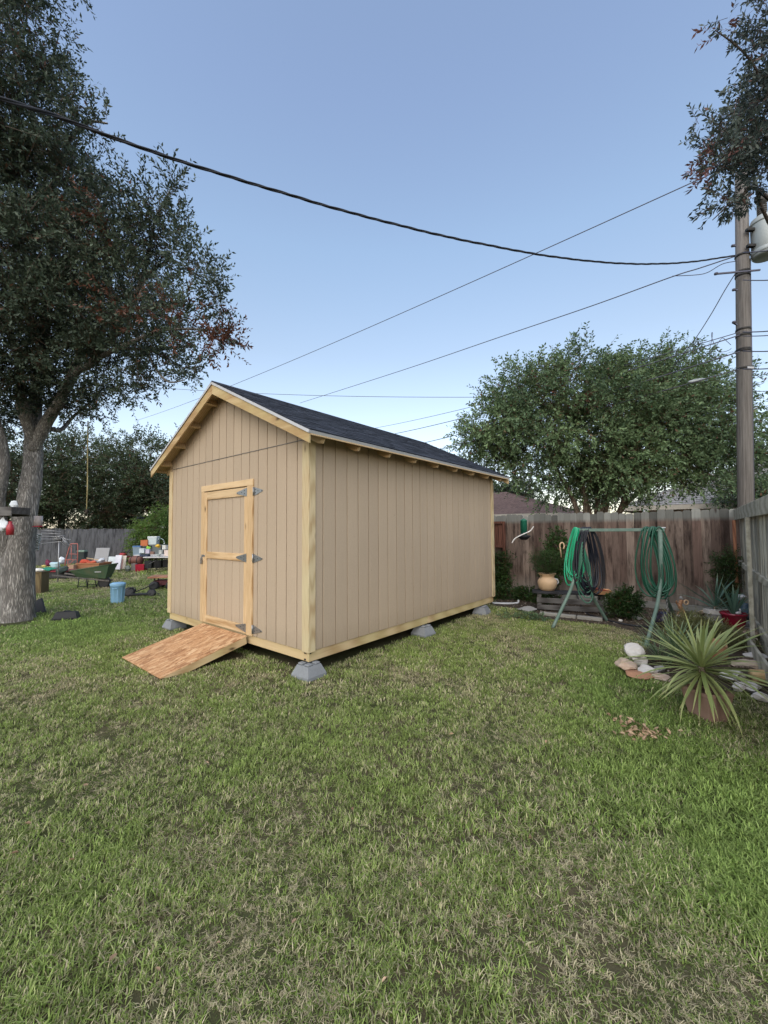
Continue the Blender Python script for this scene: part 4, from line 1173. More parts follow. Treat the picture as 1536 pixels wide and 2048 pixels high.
# thick service drop, three strands twisted together
ctrl = [wp(-220, 125, 2.75), wp(0, 197, 3.1), wp(125, 237, 3.45), wp(255, 286, 3.8), wp(400, 335, 4.25), wp(560, 384, 4.8), wp(700, 425, 5.3), wp(870, 468, 6.0), wp(980, 491, 6.5), wp(1090, 511, 7.0), wp(1200, 524, 7.5), wp(1290, 528, 7.9), wp(1380, 524, 8.25), wp(1470, 511, 8.55)]
PP = smooth_path(ctrl, 22)
mb = MB(); arc = 0; st = [[], [], []]
for i, p in enumerate(PP):
    if i: arc += (PP[i]-PP[i-1]).length
    tt = (PP[min(i+1, len(PP)-1)]-PP[max(i-1, 0)]).normalized(); s_ = tt.cross(Vector((0,0,1))).normalized(); b_ = s_.cross(tt)
    for k in range(3):
        a = arc*7.5+k*2.094; st[k].append(p+s_*math.cos(a)*.0095+b_*math.sin(a)*.0095)
for k in range(3): mb.tube(st[k], .0098 if k < 2 else .0075, 7)
sc_ = mb.build('service_cable', M['cable'], recalc=False); tag(sc_, 'thick twisted black service cable sweeping from upper left down to the utility pole', 'cable', 'overhead wires')
wire('power_line', 'thin wire slanting down from the pole top, highest of the thin ones', span(wp(1560, 285, 6.9), wp(270, 842, 34), .35), .010)
ctrl2 = smooth_path([wp(1472, 512, 8.6), wp(1400, 536, 9.0), wp(1340, 555, 9.4), wp(1180, 613, 11), wp(1000, 674, 13.5), wp(800, 742, 18), wp(600, 806, 27)], 8)
wire('power_line', 'thin wire from the pole bands to the shed ridge, below the highest slanting one', ctrl2, .012)
ctrl3 = smooth_path([wp(1472, 518, 8.6), wp(1420, 530, 8.9), wp(1370, 552, 9.2), wp(1330, 560, 9.5)], 8)
wire('cable_loop', 'loose cable tail drooping beside the pole bands left of the transformer', smooth_path([wp(1475,522,8.6), wp(1445,528,8.8), wp(1415,545,9), wp(1390,550,9.1), wp(1345,552,9.4)], 8), .008)
wire('power_line', 'near horizontal wire crossing from the shed gable to the spreading tree', span(wp(230, 768, 30), wp(1600, 780, 16), .6), .013)
wire('phone_line', 'upper of two close wires leaving the tree towards the shed ridge', span(wp(1480, 664, 8.6), wp(640, 872, 27), .35), .009)
wire('phone_line', 'lower of two close wires leaving the tree towards the shed ridge', span(wp(1480, 670, 8.6), wp(600, 892, 27), .55), .012)
wire('phone_line', 'wire passing low into the tree a little above the shed roof slope', span(wp(1480, 703, 8.6), wp(600, 925, 27), .5), .013)
wire('phone_line', 'lowest wire between the shed roof slope and the spreading tree', span(wp(1480, 738, 8.6), wp(560, 960, 27), .35), .010)
wire('guy_wire', 'steep wire dropping left from the pole bands into the tree top', smooth_path([wp(1472,545,8.6), wp(1450,580,8.8), wp(1420,632,9.2), wp(1385,685,9.6), wp(1340,740,10.2)], 8), .009)
for lab, y0, y1, Y1, r in (('wire leaving the right of the pole at the transformer foot', 505, 480, 7.4, .012), ('wire rising right from the pole at the upper bracket', 560, 548, 7.2, .011),
                     ('upper of the cable pair running right from the lower pole bands', 664, 645, 7.0, .012), ('lower of the cable pair running right from the lower pole bands', 672, 655, 7.0, .010),
                     ('cable running right from the pole below the cable pair', 702, 690, 7.0, .012), ('cable running right from the pole at the white tag plate', 738, 722, 7.0, .012)):
    wire('pole_cable', lab, span(wp(1486, y0, 8.5), wp(1640, y1, Y1), .05, 10), r)
loops = MB()
for (x, y, rx, ry) in ((1432,705,9,12),(1448,690,14,14),(1515,760,12,10),(1425,690,4,26),(1395,690,6,16)):
    c = wp(x, y, 9.0)
    loops.tube([c+Vector((math.cos(a)*rx*9/F, .05*math.sin(a*2), math.sin(a)*ry*9/F)) for a in np.linspace(0, 5.6, 24)], .006, 5)
tag(loops.build('cable_loop', M['wire'], recalc=False), 'spare cable loops hanging in coils from the lower lines just left of the pole', 'cable')
mb = MB(); mb.tube([wp(1377,764,9.3), wp(1385,763,9.3), wp(1400,760,9.3), wp(1410,758,9.3)], [.02,.042,.042,.02], 10); tag(mb.build('splice_case', gm), 'grey cylindrical splice case on the low cable left of the pole', 'splice case')

# ------------------------------------------------------------------ neighbouring houses
def roof_mat(name, c):
    k = NT(name)
    v = k.coords((1,1,1))
    br = k.n('ShaderNodeTexBrick'); k.set(br.inputs['Vector'], k.coords((1, 1, 1), per_obj=False)); br.inputs['Scale'].default_value = 2.2; br.inputs['Mortar Size'].default_value = .012
    br.inputs['Color1'].default_value = (.85,.85,.85,1); br.inputs['Color2'].default_value = (1.1,1.1,1.1,1); br.inputs['Mortar'].default_value = (.6,.6,.6,1)
    cc = k.mix(1.0, c, br.outputs['Color'], 'MULTIPLY')
    cc = k.val(cc, .75, 1.25, k.noise(v, 1.2, 4, .7)); cc = k.val(cc, .7, 1.3, k.noise(v, 30, 3, .7))
    return k.done(cc, .95, 0, .15)
def house(name, label, at, ln, dp_, eave, ridge, rmat, wmat, fas, hipL=True, oh=.5):
    """hip-roofed house; local y runs along the ridge, x away from the yard"""
    T = thing(name, label, 'house', at, PSI)
    MB().box((oh, oh-ln, 0), (dp_-oh, -oh, eave+.05)).build('wall', wmat, T)
    h = dp_/2
    A, B, C_, D = (0, 0, eave), (0, -ln, eave), (dp_, -ln, eave), (dp_, 0, eave)
    E, G = (h, -h, ridge), (h, -ln+h, ridge)
    courses = 22
    def face(p0, p1, p2, p3):
        mb = MB(); p0, p1, p2, p3 = map(Vector, (p0, p1, p2, p3))   # eave p0-p1, ridge p3-p2
        nrm = (p1-p0).cross(p3-p0).normalized()
        if nrm.z < 0: nrm = -nrm
        for i in range(courses):
            a, b = i/courses, (i+1)/courses
            q0, q1 = p0.lerp(p3, a), p1.lerp(p2, a); r0, r1 = p0.lerp(p3, b), p1.lerp(p2, b)
            lift = nrm*.02
            mb.add([q0, q1, q1+lift, q0+lift, r1+lift*.1, r0+lift*.1], [(0,1,2,3), (3,2,4,5)])
        mb.build('roof', rmat, T, recalc=False)
    face(A, B, G, E); face(D, C_, G, E); face(A, D, E, E); face(B, C_, G, G)
    mb = MB()
    mb.box((-.02,-ln-.02,eave-.19), (.0,.02,eave)); mb.box((dp_,-ln-.02,eave-.19), (dp_+.02,.02,eave)); mb.box((.001,.0,eave-.19), (dp_-.001,.02,eave)); mb.box((.001,-ln-.02,eave-.19), (dp_-.001,-ln,eave))
    mb.build('fascia', fas, T)
    MB().box((.001,-ln+.001,eave-.19), (dp_-.001,-.001,eave-.17)).build('soffit', fas, T)
    # soil pipe and low vents on the slope that faces the yard
    sl = (ridge-eave)/h
    for (x, y, hh) in ((1.3, -ln*.27, .55), (2.2, -ln*.55, .35), (1.0, -ln*.4, .3)):
        z = eave+sl*x
        mb = MB(); mb.tube([(x,y,z-.1),(x,y,z+hh)], .045, 10); mb.lathe([(.12,0),(.06,.1),(.05,.12)], 10, (x,y,z-.02)); mb.build('vent_pipe', M['white_metal'], T)
    return T
brick = plain('house_wall', (.24,.17,.13,1), .9, 0, .2, 6, .3)
fasc = plain('cream_fascia', (.42,.38,.32,1), .6, 0, .1, 5, .1)
house('neighbour_house', 'low house with pale grey hip roof behind the fence, right of the spreading tree', Vector((wp(1238,1015,18).x, 18, 0)), 16, 9, 2.62, 4.7, roof_mat('grey_roof', (.27,.26,.25,1)), brick, fasc)
h2 = Vector((7.4, 17, 0))+DU*12.5
house('neighbour_house', 'low house with reddish brown hip roof behind the fence at the shed\'s far end', h2, 12.5, 8, 2.35, 3.75, roof_mat('brown_roof', (.15,.105,.095,1)), brick, fasc)
h3 = Vector((-30.2, 41, 0))
house('neighbour_house', 'dark grey roofed house peeping over the far left fence beside the bush', h3, 13, 7.4, 2.3, 3.25, roof_mat('dark_roof', (.10,.105,.12,1)), brick, fasc)
MB_ = MB(); MB_.box((-.09,-.03,0), (.09,.03,.16), .01)
lb = MB_.build('security_light', M['white_metal'], None, loc=wp(1291, 1026, 17.2)); tag(lb, 'small white box lamp under the grey house\'s eave', 'lamp')
MB().tube([(0,0,-.9),(0,0,0)], .02, 6).build('stem', M['white_metal'], lb)
# ------------------------------------------------------------------ hose stand (old clothes-line frame)
fa = gp(1105, 1256); fb = gp(1215, 1243)                 # feet of the left A-frame
ga = gp(1292, 1292); gb = gp(1356, 1248)                 # feet of the right A-frame
tl = wp(1150, 1063, (fa.y+fb.y)/2); tr_ = wp(1320, 1061, (ga.y+gb.y)/2-.1)
tl.z = tr_.z = 1.635
HS = thing('hose_stand', 'faded green steel clothes-line frame with splayed legs before the back fence', 'clothes line frame', fa, 0)
def hl(p): return Vector(p)-fa
mb = MB(); mb.beam(hl(tl), hl(tr_)+(tr_-tl).normalized()*.06, .045, .05, bev=.004); mb.build('top_bar', M['green_steel'], HS)
MB().box((-.05,-.02,-.01), (.03,.02,.006), .003).build('bar_cap', M['white_metal'], HS, loc=hl(tr_)+Vector((.05,0,.035)))
def aframe(t, a, b, spl):
    c = t.copy(); c.z = spl; c = c.lerp(Vector(((a.x+b.x)/2, (a.y+b.y)/2, spl)), .8)
    MB().tube([hl(t)-Vector((0,0,.01)), hl(t.lerp(c, .5)), hl(c)], .032, 12).build('post', M['green_steel'], HS)
    for f in (a, b):
        dirv = (f-c); dirv.z = 0; sd_ = dirv*.06
        P = smooth_path([hl(c)+Vector((0,0,.38)), hl(c)+sd_+Vector((0,0,.2)), hl(c.lerp(f, .28))+Vector((0,0,.08)), hl(c.lerp(f, .62))+Vector((0,0,.03)), hl(f)], 5)
        MB().tube(P, .027, 12).build('leg', M['green_steel'], HS)
    return c
cL = aframe(tl, fa, fb, .80); cR = aframe(tr_, ga, gb, .62)

def hose(name, label, mat, loops, r, seed):
    """loops: (top point, bottom drop, half width, sideways axis, phase); each loop hangs like a long drop"""
    r2 = random.Random(seed); mb = MB()
    for (c, drop, hw, ax, tw) in loops:
        pts = []
        n = 30
        for i in range(n):
            t = 2*math.pi*i/n
            s_ = math.sin(t); h_ = (1-math.cos(t))/2
            wx = hw*s_*(.55+.65*h_)
            pts.append(c+ax*(wx+tw*h_)+Vector((0,0,-drop*h_+.012*math.sin(3*t+tw*40)))+Vector((ax.y,-ax.x,0))*(.03*math.sin(2*t+tw*50)))
        mb.tube(pts, r, 7, closed=True)
    o = mb.build(name, M[mat], recalc=False); return tag(o, label, 'garden hose', 'garden hoses hung on the green frame')
bar = (tr_-tl).normalized(); crs = Vector((bar.y, -bar.x, 0))          # across the bar, towards the camera
ax_img = Vector((1, 0, 0))
r2 = random.Random(5)
topz = Vector((0,0,.035))
hose('garden_hose', 'bright green hose looped over the left end of the bar', 'hose_bright', [(tl+topz+bar*(.0+.010*i)+crs*.03, .98-.03*((i*3) % 7), .105-.004*((i*5) % 8), (ax_img*.95+crs*.3).normalized(), -.115+.008*i) for i in range(9)], .0105, 1)
hose('garden_hose', 'thick dark navy hose hanging in the middle of the left leg\'s bundle', 'hose_navy', [(tl+topz+bar*(.09+.012*i)-crs*.03, 1.14-.022*((i*3) % 8), .190-.006*((i*5) % 9), (ax_img*.95-crs*.2).normalized(), .01+.012*(i % 4)) for i in range(12)], .012, 2)
hose('garden_hose', 'thin black outer hose loop right of the left leg', 'cable', [(tl+topz+bar*(.22+.01*i), 1.08+.03*i, .20+.015*i, (ax_img*.9-crs*.4).normalized(), .12) for i in range(3)], .009, 3)
hose('garden_hose', 'pale green hose in short inner loops behind the left leg', 'hose_teal', [(tl+Vector((0,0,-.22-.06*i))+bar*.12+crs*.05, .56+.03*i, .085+.008*i, (ax_img*.95).normalized(), .05) for i in range(6)], .009, 4)
hose('garden_hose', 'dark green hose coiled in long loops over the right end of the bar', 'hose_dark', [(tr_+topz-bar*(.02+.016*i)+crs*.01, .98+.03*((i*3) % 5), .20-.013*((i*2) % 7), (ax_img*.92+crs*.35).normalized(), .03+.011*((i*5) % 6)) for i in range(12)], .0115, 5)
mb = MB(); cw = cR+Vector((0,0,.0))
for k in range(8):
    c = cR+Vector((.03,-.06,.02-.045*k)); ax1 = Vector((1,0,0)) if k % 2 else Vector((0,1,0))
    mb.tube([c+ax1*math.cos(a)*.014+Vector((0,0,math.sin(a)*.028)) for a in np.linspace(0, 2*math.pi, 12, endpoint=False)], .0042, 5, closed=True)
tag(mb.build('hanging_chain', M['galv'], recalc=False), 'short steel chain dangling below the right hose coil', 'chain')
gh = smooth_path([gp(1150,1180,.2), gp(1172,1228), gp(1205,1240), gp(1240,1250), gp(1290,1257), gp(1345,1256)], 8)
for p in gh[6:]: p.z = max(p.z, .03)
tag(MB().tube(gh, .013, 7).build('ground_hose', M['cable'], recalc=False), 'black hose trailing over the bed edge from the bench to the right frame legs', 'garden hose')

# ------------------------------------------------------------------ bench and what stands on it
b0 = gp(1072, 1222); bl = gp(1215, 1230)
bdir = (bl-b0).normalized(); brz = math.atan2(bdir.y, bdir.x); BLN = (bl-b0).length
BE = thing('low_bench', 'low dark bench of weathered boards against the back fence, under the left hoses', 'bench', b0, brz)
old = wood('old_bench_wood', (.13,.125,.12,1), (.055,.05,.048,1), 0, .3, .9)
oldd = wood('dark_bench_top', (.035,.036,.042,1), (.018,.018,.02,1), 0, .2, .7)
for k in range(3): part('seat_board', (-.06, .0+.13*k, .355), (BLN+.02, .124+.13*k, .39), oldd, .004, BE)
part('front_board', (.02, .004, .17), (BLN-.02, .026, .27), old, .004, BE)
part('front_board', (.02, -.022, .04), (BLN-.02, .0, .135), old, .004, BE)
for x in (.03, BLN-.11):
    for y in (.03, .30): part('leg', (x, y, 0), (x+.08, y+.06, .354), old, .004, BE)
URN = thing('urn_pot', 'round buff clay urn with wavy rim on the left end of the dark bench', 'flower pot', BE.matrix_world.translation, 0)
up_ = wp(1095, 1184, b0.y+.16); up_.z = .39; URN.location = up_
def wavy(an, i): return .05*math.sin(an*7) if i in (10, 11, 12) else 0
mb = MB(); mb.lathe([(.10,0),(.135,.01),(.165,.06),(.185,.12),(.19,.17),(.18,.215),(.15,.25),(.135,.265),(.132,.285),(.145,.31),(.175,.345),(.18,.35),(.165,.345),(.12,.29),(0,.28)], 32, wob=wavy); mb.build('pot', M['terra_pale'], URN)
mb = MB(); mb.tube([(.12,-.05,.25),(.19,-.06,.23),(.205,-.06,.17),(.17,-.05,.13)], .014, 8); mb.build('handle', M['white_metal'], URN)
FP = thing('feathery_plant', 'dark fine leaved plant growing from the clay urn', 'potted plant', up_+Vector((0,0,.28)), 0)
mb = MB()
for k in range(9):
    a = k*.7; mb.tube([(0,0,0),(math.cos(a)*.08,math.sin(a)*.08,.2),(math.cos(a)*.22,math.sin(a)*.16,.42)], .005, 5)
mb.build('stem', M['bark_dark'], FP)
crown('foliage', FP, [((-.05,0,.22),(.22,.16,.16)),((.1,0,.30),(.2,.14,.16)),((-.12,0,.38),(.2,.13,.12)),((.14,0,.42),(.14,.1,.1))], 420, (.045,.007), M['leaf_dark'], .14, 16, .5, .2, 6, 81)
VN = thing('climbing_vine', 'leafy green vine climbing the back fence left of the bright green hose', 'vine', wp(1112, 1150, 8.9)*Vector((1,1,0)) if False else Vector((wp(1112,1150,8.9).x, 8.9, 0)), 0)
mb = MB()
for k in range(4): limb(mb, [(0,0,0),(.05*k-.1,0,.5),(-.05+.05*k,.03,1.0),(-.12+.09*k,.02,1.55)], .008, .004, 5, .02, k)
mb.build('stem', M['bark_dark'], VN)
crown('foliage', VN, [((0,0,.95),(.22,.12,.3)),((.02,0,1.25),(.22,.1,.25)),((.05,0,1.5),(.12,.06,.16)),((-.1,0,.7),(.25,.15,.25))], 330, (.06,.035), M['leaf_dark'], .14, 10, .1, .25, 6, 83)
tp = wp(1198, 1184, bl.y+.12); tp.z = .39
TRY = thing('clay_saucer_tray', 'shallow square orange clay tray on the right end of the dark bench', 'tray', tp, brz)
mb = MB()
vs_ = []
for w_, z in ((.165,0),(.205,.075),(.190,.075),(.155,.02)): vs_ += [(-w_,-w_*.8,z),(w_,-w_*.8,z),(w_,w_*.8,z),(-w_,w_*.8,z)]
fs_ = [(3,2,1,0),(12,13,14,15)]
for l in range(3):
    for k in range(4): fs_.append((l*4+k, l*4+(k+1) % 4, l*4+4+(k+1) % 4, l*4+4+k))
mb.add(vs_, fs_); mb.build('tray', M['terra'], TRY)
SH = MB().lathe([(0,0),(.09,.0),(.13,.03),(.135,.06),(.12,.06),(.08,.025),(0,.022)], 22, M=Matrix.Rotation(R(14), 4, 'Y')).build('saucer', plain('red_clay', (.22,.045,.02,1), .7, 0, .2, 6), None, loc=tp+Vector((.03,0,.035)))
tag(SH, 'dark red clay saucer lying tilted in the square orange tray', 'saucer')

def shrub(name, label, cat, at, cl, n, leaf, mat, sprig, seed, gs=5, gap=.25, nl=12, stems=4, droop=0):
    T = thing(name, label, cat, at, 0)
    mb = MB(); r3 = random.Random(seed); h = max(c[0][2] for c in cl)
    for k in range(stems): limb(mb, [(0,0,-.01),(r3.uniform(-.06,.06),r3.uniform(-.05,.05),h*.4),(r3.uniform(-.12,.12),r3.uniform(-.1,.1),h*.9)], .009, .004, 5, .02, k)
    mb.build('stem', M['bark_dark'], T)
    crown('foliage', T, cl, n, leaf, mat, sprig, nl, .2, gap, gs, seed, droop=droop)
    return T
shrub('round_shrub', 'dark green rounded shrub between the bench and the right frame leg', 'shrub', gp(1248, 1238), [((0,0,.22),(.26,.2,.2)),((.08,0,.38),(.18,.15,.14)),((-.12,0,.32),(.16,.14,.13))], 420, (.05,.022), M['leaf_dark'], .13, 91)
shrub('corner_weeds', 'tall leafy weeds inside the gate opening at the shed\'s far corner', 'plant', yd(6.72, .72), [((0,0,.35),(.3,.12,.35)),((0,0,.75),(.3,.12,.3)),((.1,0,1.0),(.15,.1,.2)),((-.1,-.1,.2),(.35,.25,.2))], 420, (.085,.028), M['leaf_dark'], .2, 92, nl=9)
shrub('low_ground_plant', 'low dark ground plants at the foot of the fence behind the shed corner', 'plant', yd(6.3, .25), [((0,0,.12),(.45,.2,.14)),((.35,-.2,.12),(.35,.2,.12)),((.6,-.5,.1),(.3,.2,.1)),((-.3,0,.15),(.2,.2,.15))], 520, (.05,.03), M['leaf_dark'], .14, 93, nl=9)
shrub('low_weeds', 'small weeds on the bare lawn edge just past the shed\'s last block', 'plant', gp(1040, 1238), [((0,0,.05),(.35,.25,.05)),((.3,-.1,.04),(.2,.15,.04))], 160, (.04,.02), M['leaf_myrtle'], .08, 94, nl=8)
MP = gp(1405, 1292)
shrub('mounding_plant', 'wide olive green mound of fine foliage between the red pot and the yucca', 'plant', MP, [((0,0,.16),(.30,.3,.17)),((-.22,.1,.14),(.2,.25,.14)),((.2,0,.15),(.22,.25,.15)),((.05,.3,.2),(.3,.25,.17)),((.35,-.15,.1),(.2,.2,.12))], 1500, (.035,.008), M['leaf_olive'], .12, 95, gs=9, nl=13)
shrub('fern_bush', 'small dark feathery bush against the fence corner above the agave', 'plant', Vector((wp(1452,1140,7.3).x, 7.25, 0)), [((0,0,.95),(.2,.14,.18)),((.02,0,1.12),(.13,.1,.12)),((-.05,0,.7),(.13,.1,.2)),((0,0,.4),(.1,.1,.25))], 330, (.05,.014), M['leaf_dark'], .16, 96)

# little wooden gate panel by the shed's far corner
GT_ = thing('fence_gate', 'narrow framed red-brown gate panel with an open lower half beside the shed\'s far end', 'gate', yd(6.86, .56), PSI)
redw = wood('red_gate_wood', (.17,.075,.05,1), (.075,.032,.024,1), 2, .3, .9)
for y in (0, .92): part('post', (-.03, y, 0), (.03, y+.06, 1.86), redw, .004, GT_)
for z in (1.8, 1.19): part('rail', (-.045, .061, z), (-.002, .919, z+.06), redw, .004, GT_)
for k in range(7): part('slat', (-.001+.02*(k % 2), .063+k*.122, 1.251), (.012+.02*(k % 2), .063+k*.122+.112, 1.799), redw, .003, GT_)

# green bird feeder and white bent stick on the fence
bfp = wp(1048, 1078, 9.35)
BF = thing('bird_feeder', 'small green and black bird feeder hung on the back fence left of the hoses', 'bird feeder', bfp, 0)
grn = plain('feeder_green', (.015,.12,.075,1), .4, 0, .2, 9)
MB().lathe([(.0,.1),(.075,.1),(.075,.42),(.08,.43),(.02,.47),(0,.475)], 16).build('seed_tube', grn, BF)
MB().lathe([(.0,-.02),(.06,-.02),(.15,.06),(.15,.075),(.09,.095),(0,.099)], 18).build('seed_tray', M['black'], BF)
mb = MB(); mb.tube([(0,0,.47),(0,0,.52),(0,.06,.54),(0,.13,.5)], .006, 6); mb.build('hook', M['galv'], BF)
st_ = [wp(1024, 1086, 9.2), wp(1030, 1077, 9.2), wp(1045, 1069, 9.18), wp(1060, 1062, 9.2), wp(1067, 1053, 9.2)]
tag(MB().tube(smooth_path(st_, 5), .012, 7).build('white_stick', plain('white_plastic', (.65,.63,.6,1), .5), recalc=False), 'bent white stick crossing in front of the green bird feeder', 'stick')
hp = [wp(1124, 1092, 8.3)+Vector((math.cos(a)*.045, 0, math.sin(a)*.07)) for a in np.linspace(-1.0, 3.6, 14)]
tag(MB().tube(hp+[hp[-1]+Vector((.02,0,-.2))], .014, 7).build('cane_handle', M['terra_pale'], recalc=False), 'curved pale cane handle sticking out left of the bright green hose', 'cane')

# ------------------------------------------------------------------ spiky plants
def blade_mesh(name, arch, width, mat, n=9, fold=.35):
    vs_, fs_ = [], []
    for i in range(n+1):
        t = i/n; x = t*math.cos(arch*t*.6); z = -arch*.5*t*t
        wd = width*(.55+1.1*t*(1-t)*1.6)*(1-t**4)*.5
        up2 = fold*wd
        vs_ += [(x, -wd, z+up2), (x, 0, z), (x, wd, z+up2)]
    for i in range(n):
        a = i*3
        fs_ += [(a, a+3, a+4, a+1), (a+1, a+4, a+5, a+2)]
    me = bpy.data.meshes.new(name); me.from_pydata(vs_, [], fs_); me.polygons.foreach_set('use_smooth', [True]*len(fs_)); me.materials.append(mat)
    sol = me
    return me
def spiky(name, label, cat, at, mat, n, L0, L1, width, archs, el_lo, el_hi, seed, core=.03):
    T = thing(name, label, cat, at, 0)
    ms_ = [blade_mesh('leaf', a, width, mat) for a in archs]
    r3 = random.Random(seed)
    for i in range(n):
        q = i/(n-1); el = math.radians(el_hi+(el_lo-el_hi)*q**.85+r3.uniform(-9, 9)); az = i*2.39996+r3.uniform(-.3, .3)
        s_ = r3.uniform(L0, L1)*(.70+.5*math.sin(math.pi*min(1, .2+q*.8)))
        d = Vector((math.cos(az)*math.cos(el), math.sin(az)*math.cos(el), math.sin(el)))
        o = link_mesh('leaf', r3.choice(ms_), T)
        o.rotation_euler = Euler((r3.uniform(-.25,.25), -el, az), 'XYZ')
        o.location = d*core*.6+Vector((0, 0, -.06*q))
        o.scale = (s_, s_*r3.uniform(.85,1.15), s_)
    mb = MB(); mb.tube([(0,0,-.16),(0,0,0)], .028, 8); mb.build('stem', M['bark_smooth'], T)
    return T
yp = gp(1425, 1442, .0); 
PT = thing('square_clay_pot', 'dusty terracotta square planter holding the big yucca at the lawn\'s right edge', 'flower pot', yp+Vector((0,.05,0)), R(12))
mb = MB(); vs_ = []
for w_, z in ((.105,0),(.145,.24),(.15,.245),(.15,.275),(.132,.275),(.128,.22)): vs_ += [(-w_,-w_,z),(w_,-w_,z),(w_,w_,z),(-w_,w_,z)]
fs_ = [(3,2,1,0),(20,21,22,23)]
for l in range(5):
    for k in range(4): fs_.append((l*4+k, l*4+(k+1) % 4, l*4+4+(k+1) % 4, l*4+4+k))
mb.add(vs_, fs_); mb.build('pot', M['terra_dull'], PT); PT.scale = (.88, .88, .92)
yc = yp+Vector((-.03,.06,.44))
spiky('yucca_plant', 'large yucca with long yellow-green blades bursting from the square clay planter', 'potted plant', yc, M['yucca'], 112, .40, .60, .050, (.15,.3,.5,.8), -45, 74, 3)
spiky('spider_plant', 'grey-green spiky clump behind the yucca, right of the white boulder', 'plant', gp(1352, 1334)+Vector((0,0,.14)), M['spiky'], 90, .40, .54, .036, (.15,.35,.6), 5, 82, 4)
spiky('spider_plant', 'small grey-green spiky tuft close to the white boulder, left of the bigger clump', 'plant', gp(1318, 1326)+Vector((0,0,.08)), M['spiky'], 44, .32, .44, .030, (.2,.5), 0, 75, 14)

# raised corner: slabs, pots
def rock(label, x, y, wpx, hpx, mat, seed, z=0.0, sqy=.8, rz=0.0, name='stone', cat='stone', group='stones edging the planting bed', sub=3):
    p = gp(x, y, z)
    k = p.y/F
    vs_, fs_ = rock_mesh(seed, sub, (wpx*.5*k, wpx*.5*k*sqy, hpx*.5*k*1.05))
    o = MB().add(vs_, fs_, False, Matrix.Rotation(rz, 4, 'Z')).build(name, M[mat], None)
    o.location = p+Vector((0, wpx*.35*k*sqy, hpx*.42*k))
    return tag(o, label, cat, group)
rock('rounded white boulder, topmost of the rocks at the left end of the bed', 1281, 1322, 50, 34, 'rock_white', 3, .10)
rock('pale block under the white boulder', 1290, 1338, 44, 30, 'rock_white', 5, .02)
rock('pinkish flat stone left of the white boulder, lowest at the lawn edge', 1262, 1350, 52, 30, 'rock_pink', 7, .0)
rock('rust coloured flat slab at the lawn edge under the white boulder', 1288, 1362, 62, 16, 'rock_rust', 8, .0, rz=.5)
rock('pale wedge stone right of the pinkish flat stone', 1305, 1354, 42, 22, 'rock_white', 9, .03)
rock('rough pale slab at the lawn edge left of the yucca', 1330, 1366, 52, 16, 'rock_pink', 10, .0)
rock('small grey stone behind the pale wedge stone', 1322, 1346, 26, 16, 'rock_grey', 12, .02)
rock('flat pale slab under the yucca leaves right of the planter', 1480, 1372, 60, 26, 'rock_white', 13, .0)
rock('pale bluish rounded stone at the right border below the yellow log', 1516, 1392, 46, 26, 'rock_white', 14, .0)
rock('cream stone at the right border beside the yucca tips', 1490, 1386, 30, 20, 'rock_white', 15, .02)
rock('pale stone at the right frame edge, lowest of its row', 1534, 1408, 40, 20, 'rock_white', 16)
rock('pinkish broad slab in the bed above the yellow log', 1508, 1342, 60, 22, 'rock_pink', 17)
rock('light grey slab at the right edge, highest in the bed', 1520, 1325, 50, 18, 'rock_white', 18)
rock('pale stone lying on the bare ground near the shed\'s far block', 1056, 1226, 44, 12, 'rock_grey', 19)
rock('tan lump behind the round black pot', 1258, 1232, 26, 9, 'rock_grey', 20)
rock('small pale stone on the trailing black hose', 1243, 1244, 11, 6, 'rock_white', 22)
rock('grey stone between the shrub and the right frame leg', 1280, 1242, 24, 9, 'rock_grey', 23)
for i, (x0, y0, x1, y1) in enumerate(((1080,1230,1152,1238),(1154,1238,1205,1243))):
    a, b = gp(x0, y0), gp(x1, y1); a.z = b.z = .03
    o = MB().beam(a, b, .11, .07, bev=.012).build('edging_block', plain('edging_concrete_%d' % i, (.27,.26,.23,1), .9, 0, .2, 7, .4), None); tag(o, ('long' if i == 0 else 'short')+' grey concrete edging strip in the grass '+('before the bench' if i == 0 else 'under the right bench end'), 'edging', 'garden edging strips')
pth = smooth_path([gp(985,1206,.04), gp(1010,1207,.04), gp(1034,1206,.04), gp(1037,1200,.1)], 5)
tag(MB().tube(pth, .022, 8).build('drain_pipe', M['white_metal'], recalc=False), 'white plastic pipe lying on the soil behind the shed corner', 'pipe')

# stacked flagstones carrying the two pots
stk_at = spot(1457, 6.0)
def slabstone(label, at, w_, d_, t, rz, mat, z, seed, sides=7):
    r3 = random.Random(seed)
    poly = [((w_*.5*math.cos(a)*r3.uniform(.85,1.1)), (d_*.5*math.sin(a)*r3.uniform(.85,1.1))) for a in [2*math.pi*i/sides+r3.uniform(-.2,.2) for i in range(sides)]]
    o = MB().prism(poly, 'z', 0, t).build('flagstone', M[mat], None, loc=Vector(at)+Vector((0,0,z)), rot=(0,0,rz))
    return tag(o, label, 'flagstone', 'flagstones stacked in the fence corner')
slabstone('broad pale flagstone under the red pot, pointing to the side fence', stk_at+Vector((.10,-.08,0)), .50, .38, .04, .3, 'rock_pink', .14, 1)
slabstone('dark rust flagstone below the broad pale one', stk_at+Vector((-.02,0,0)), .46, .36, .04, .9, 'rock_rust', .099, 2)
slabstone('grey flagstone at the bottom of the pile under the red pot', stk_at, .46, .40, .098, 1.9, 'rock_grey', .0, 3)
e1 = spot(1424, 6.55)
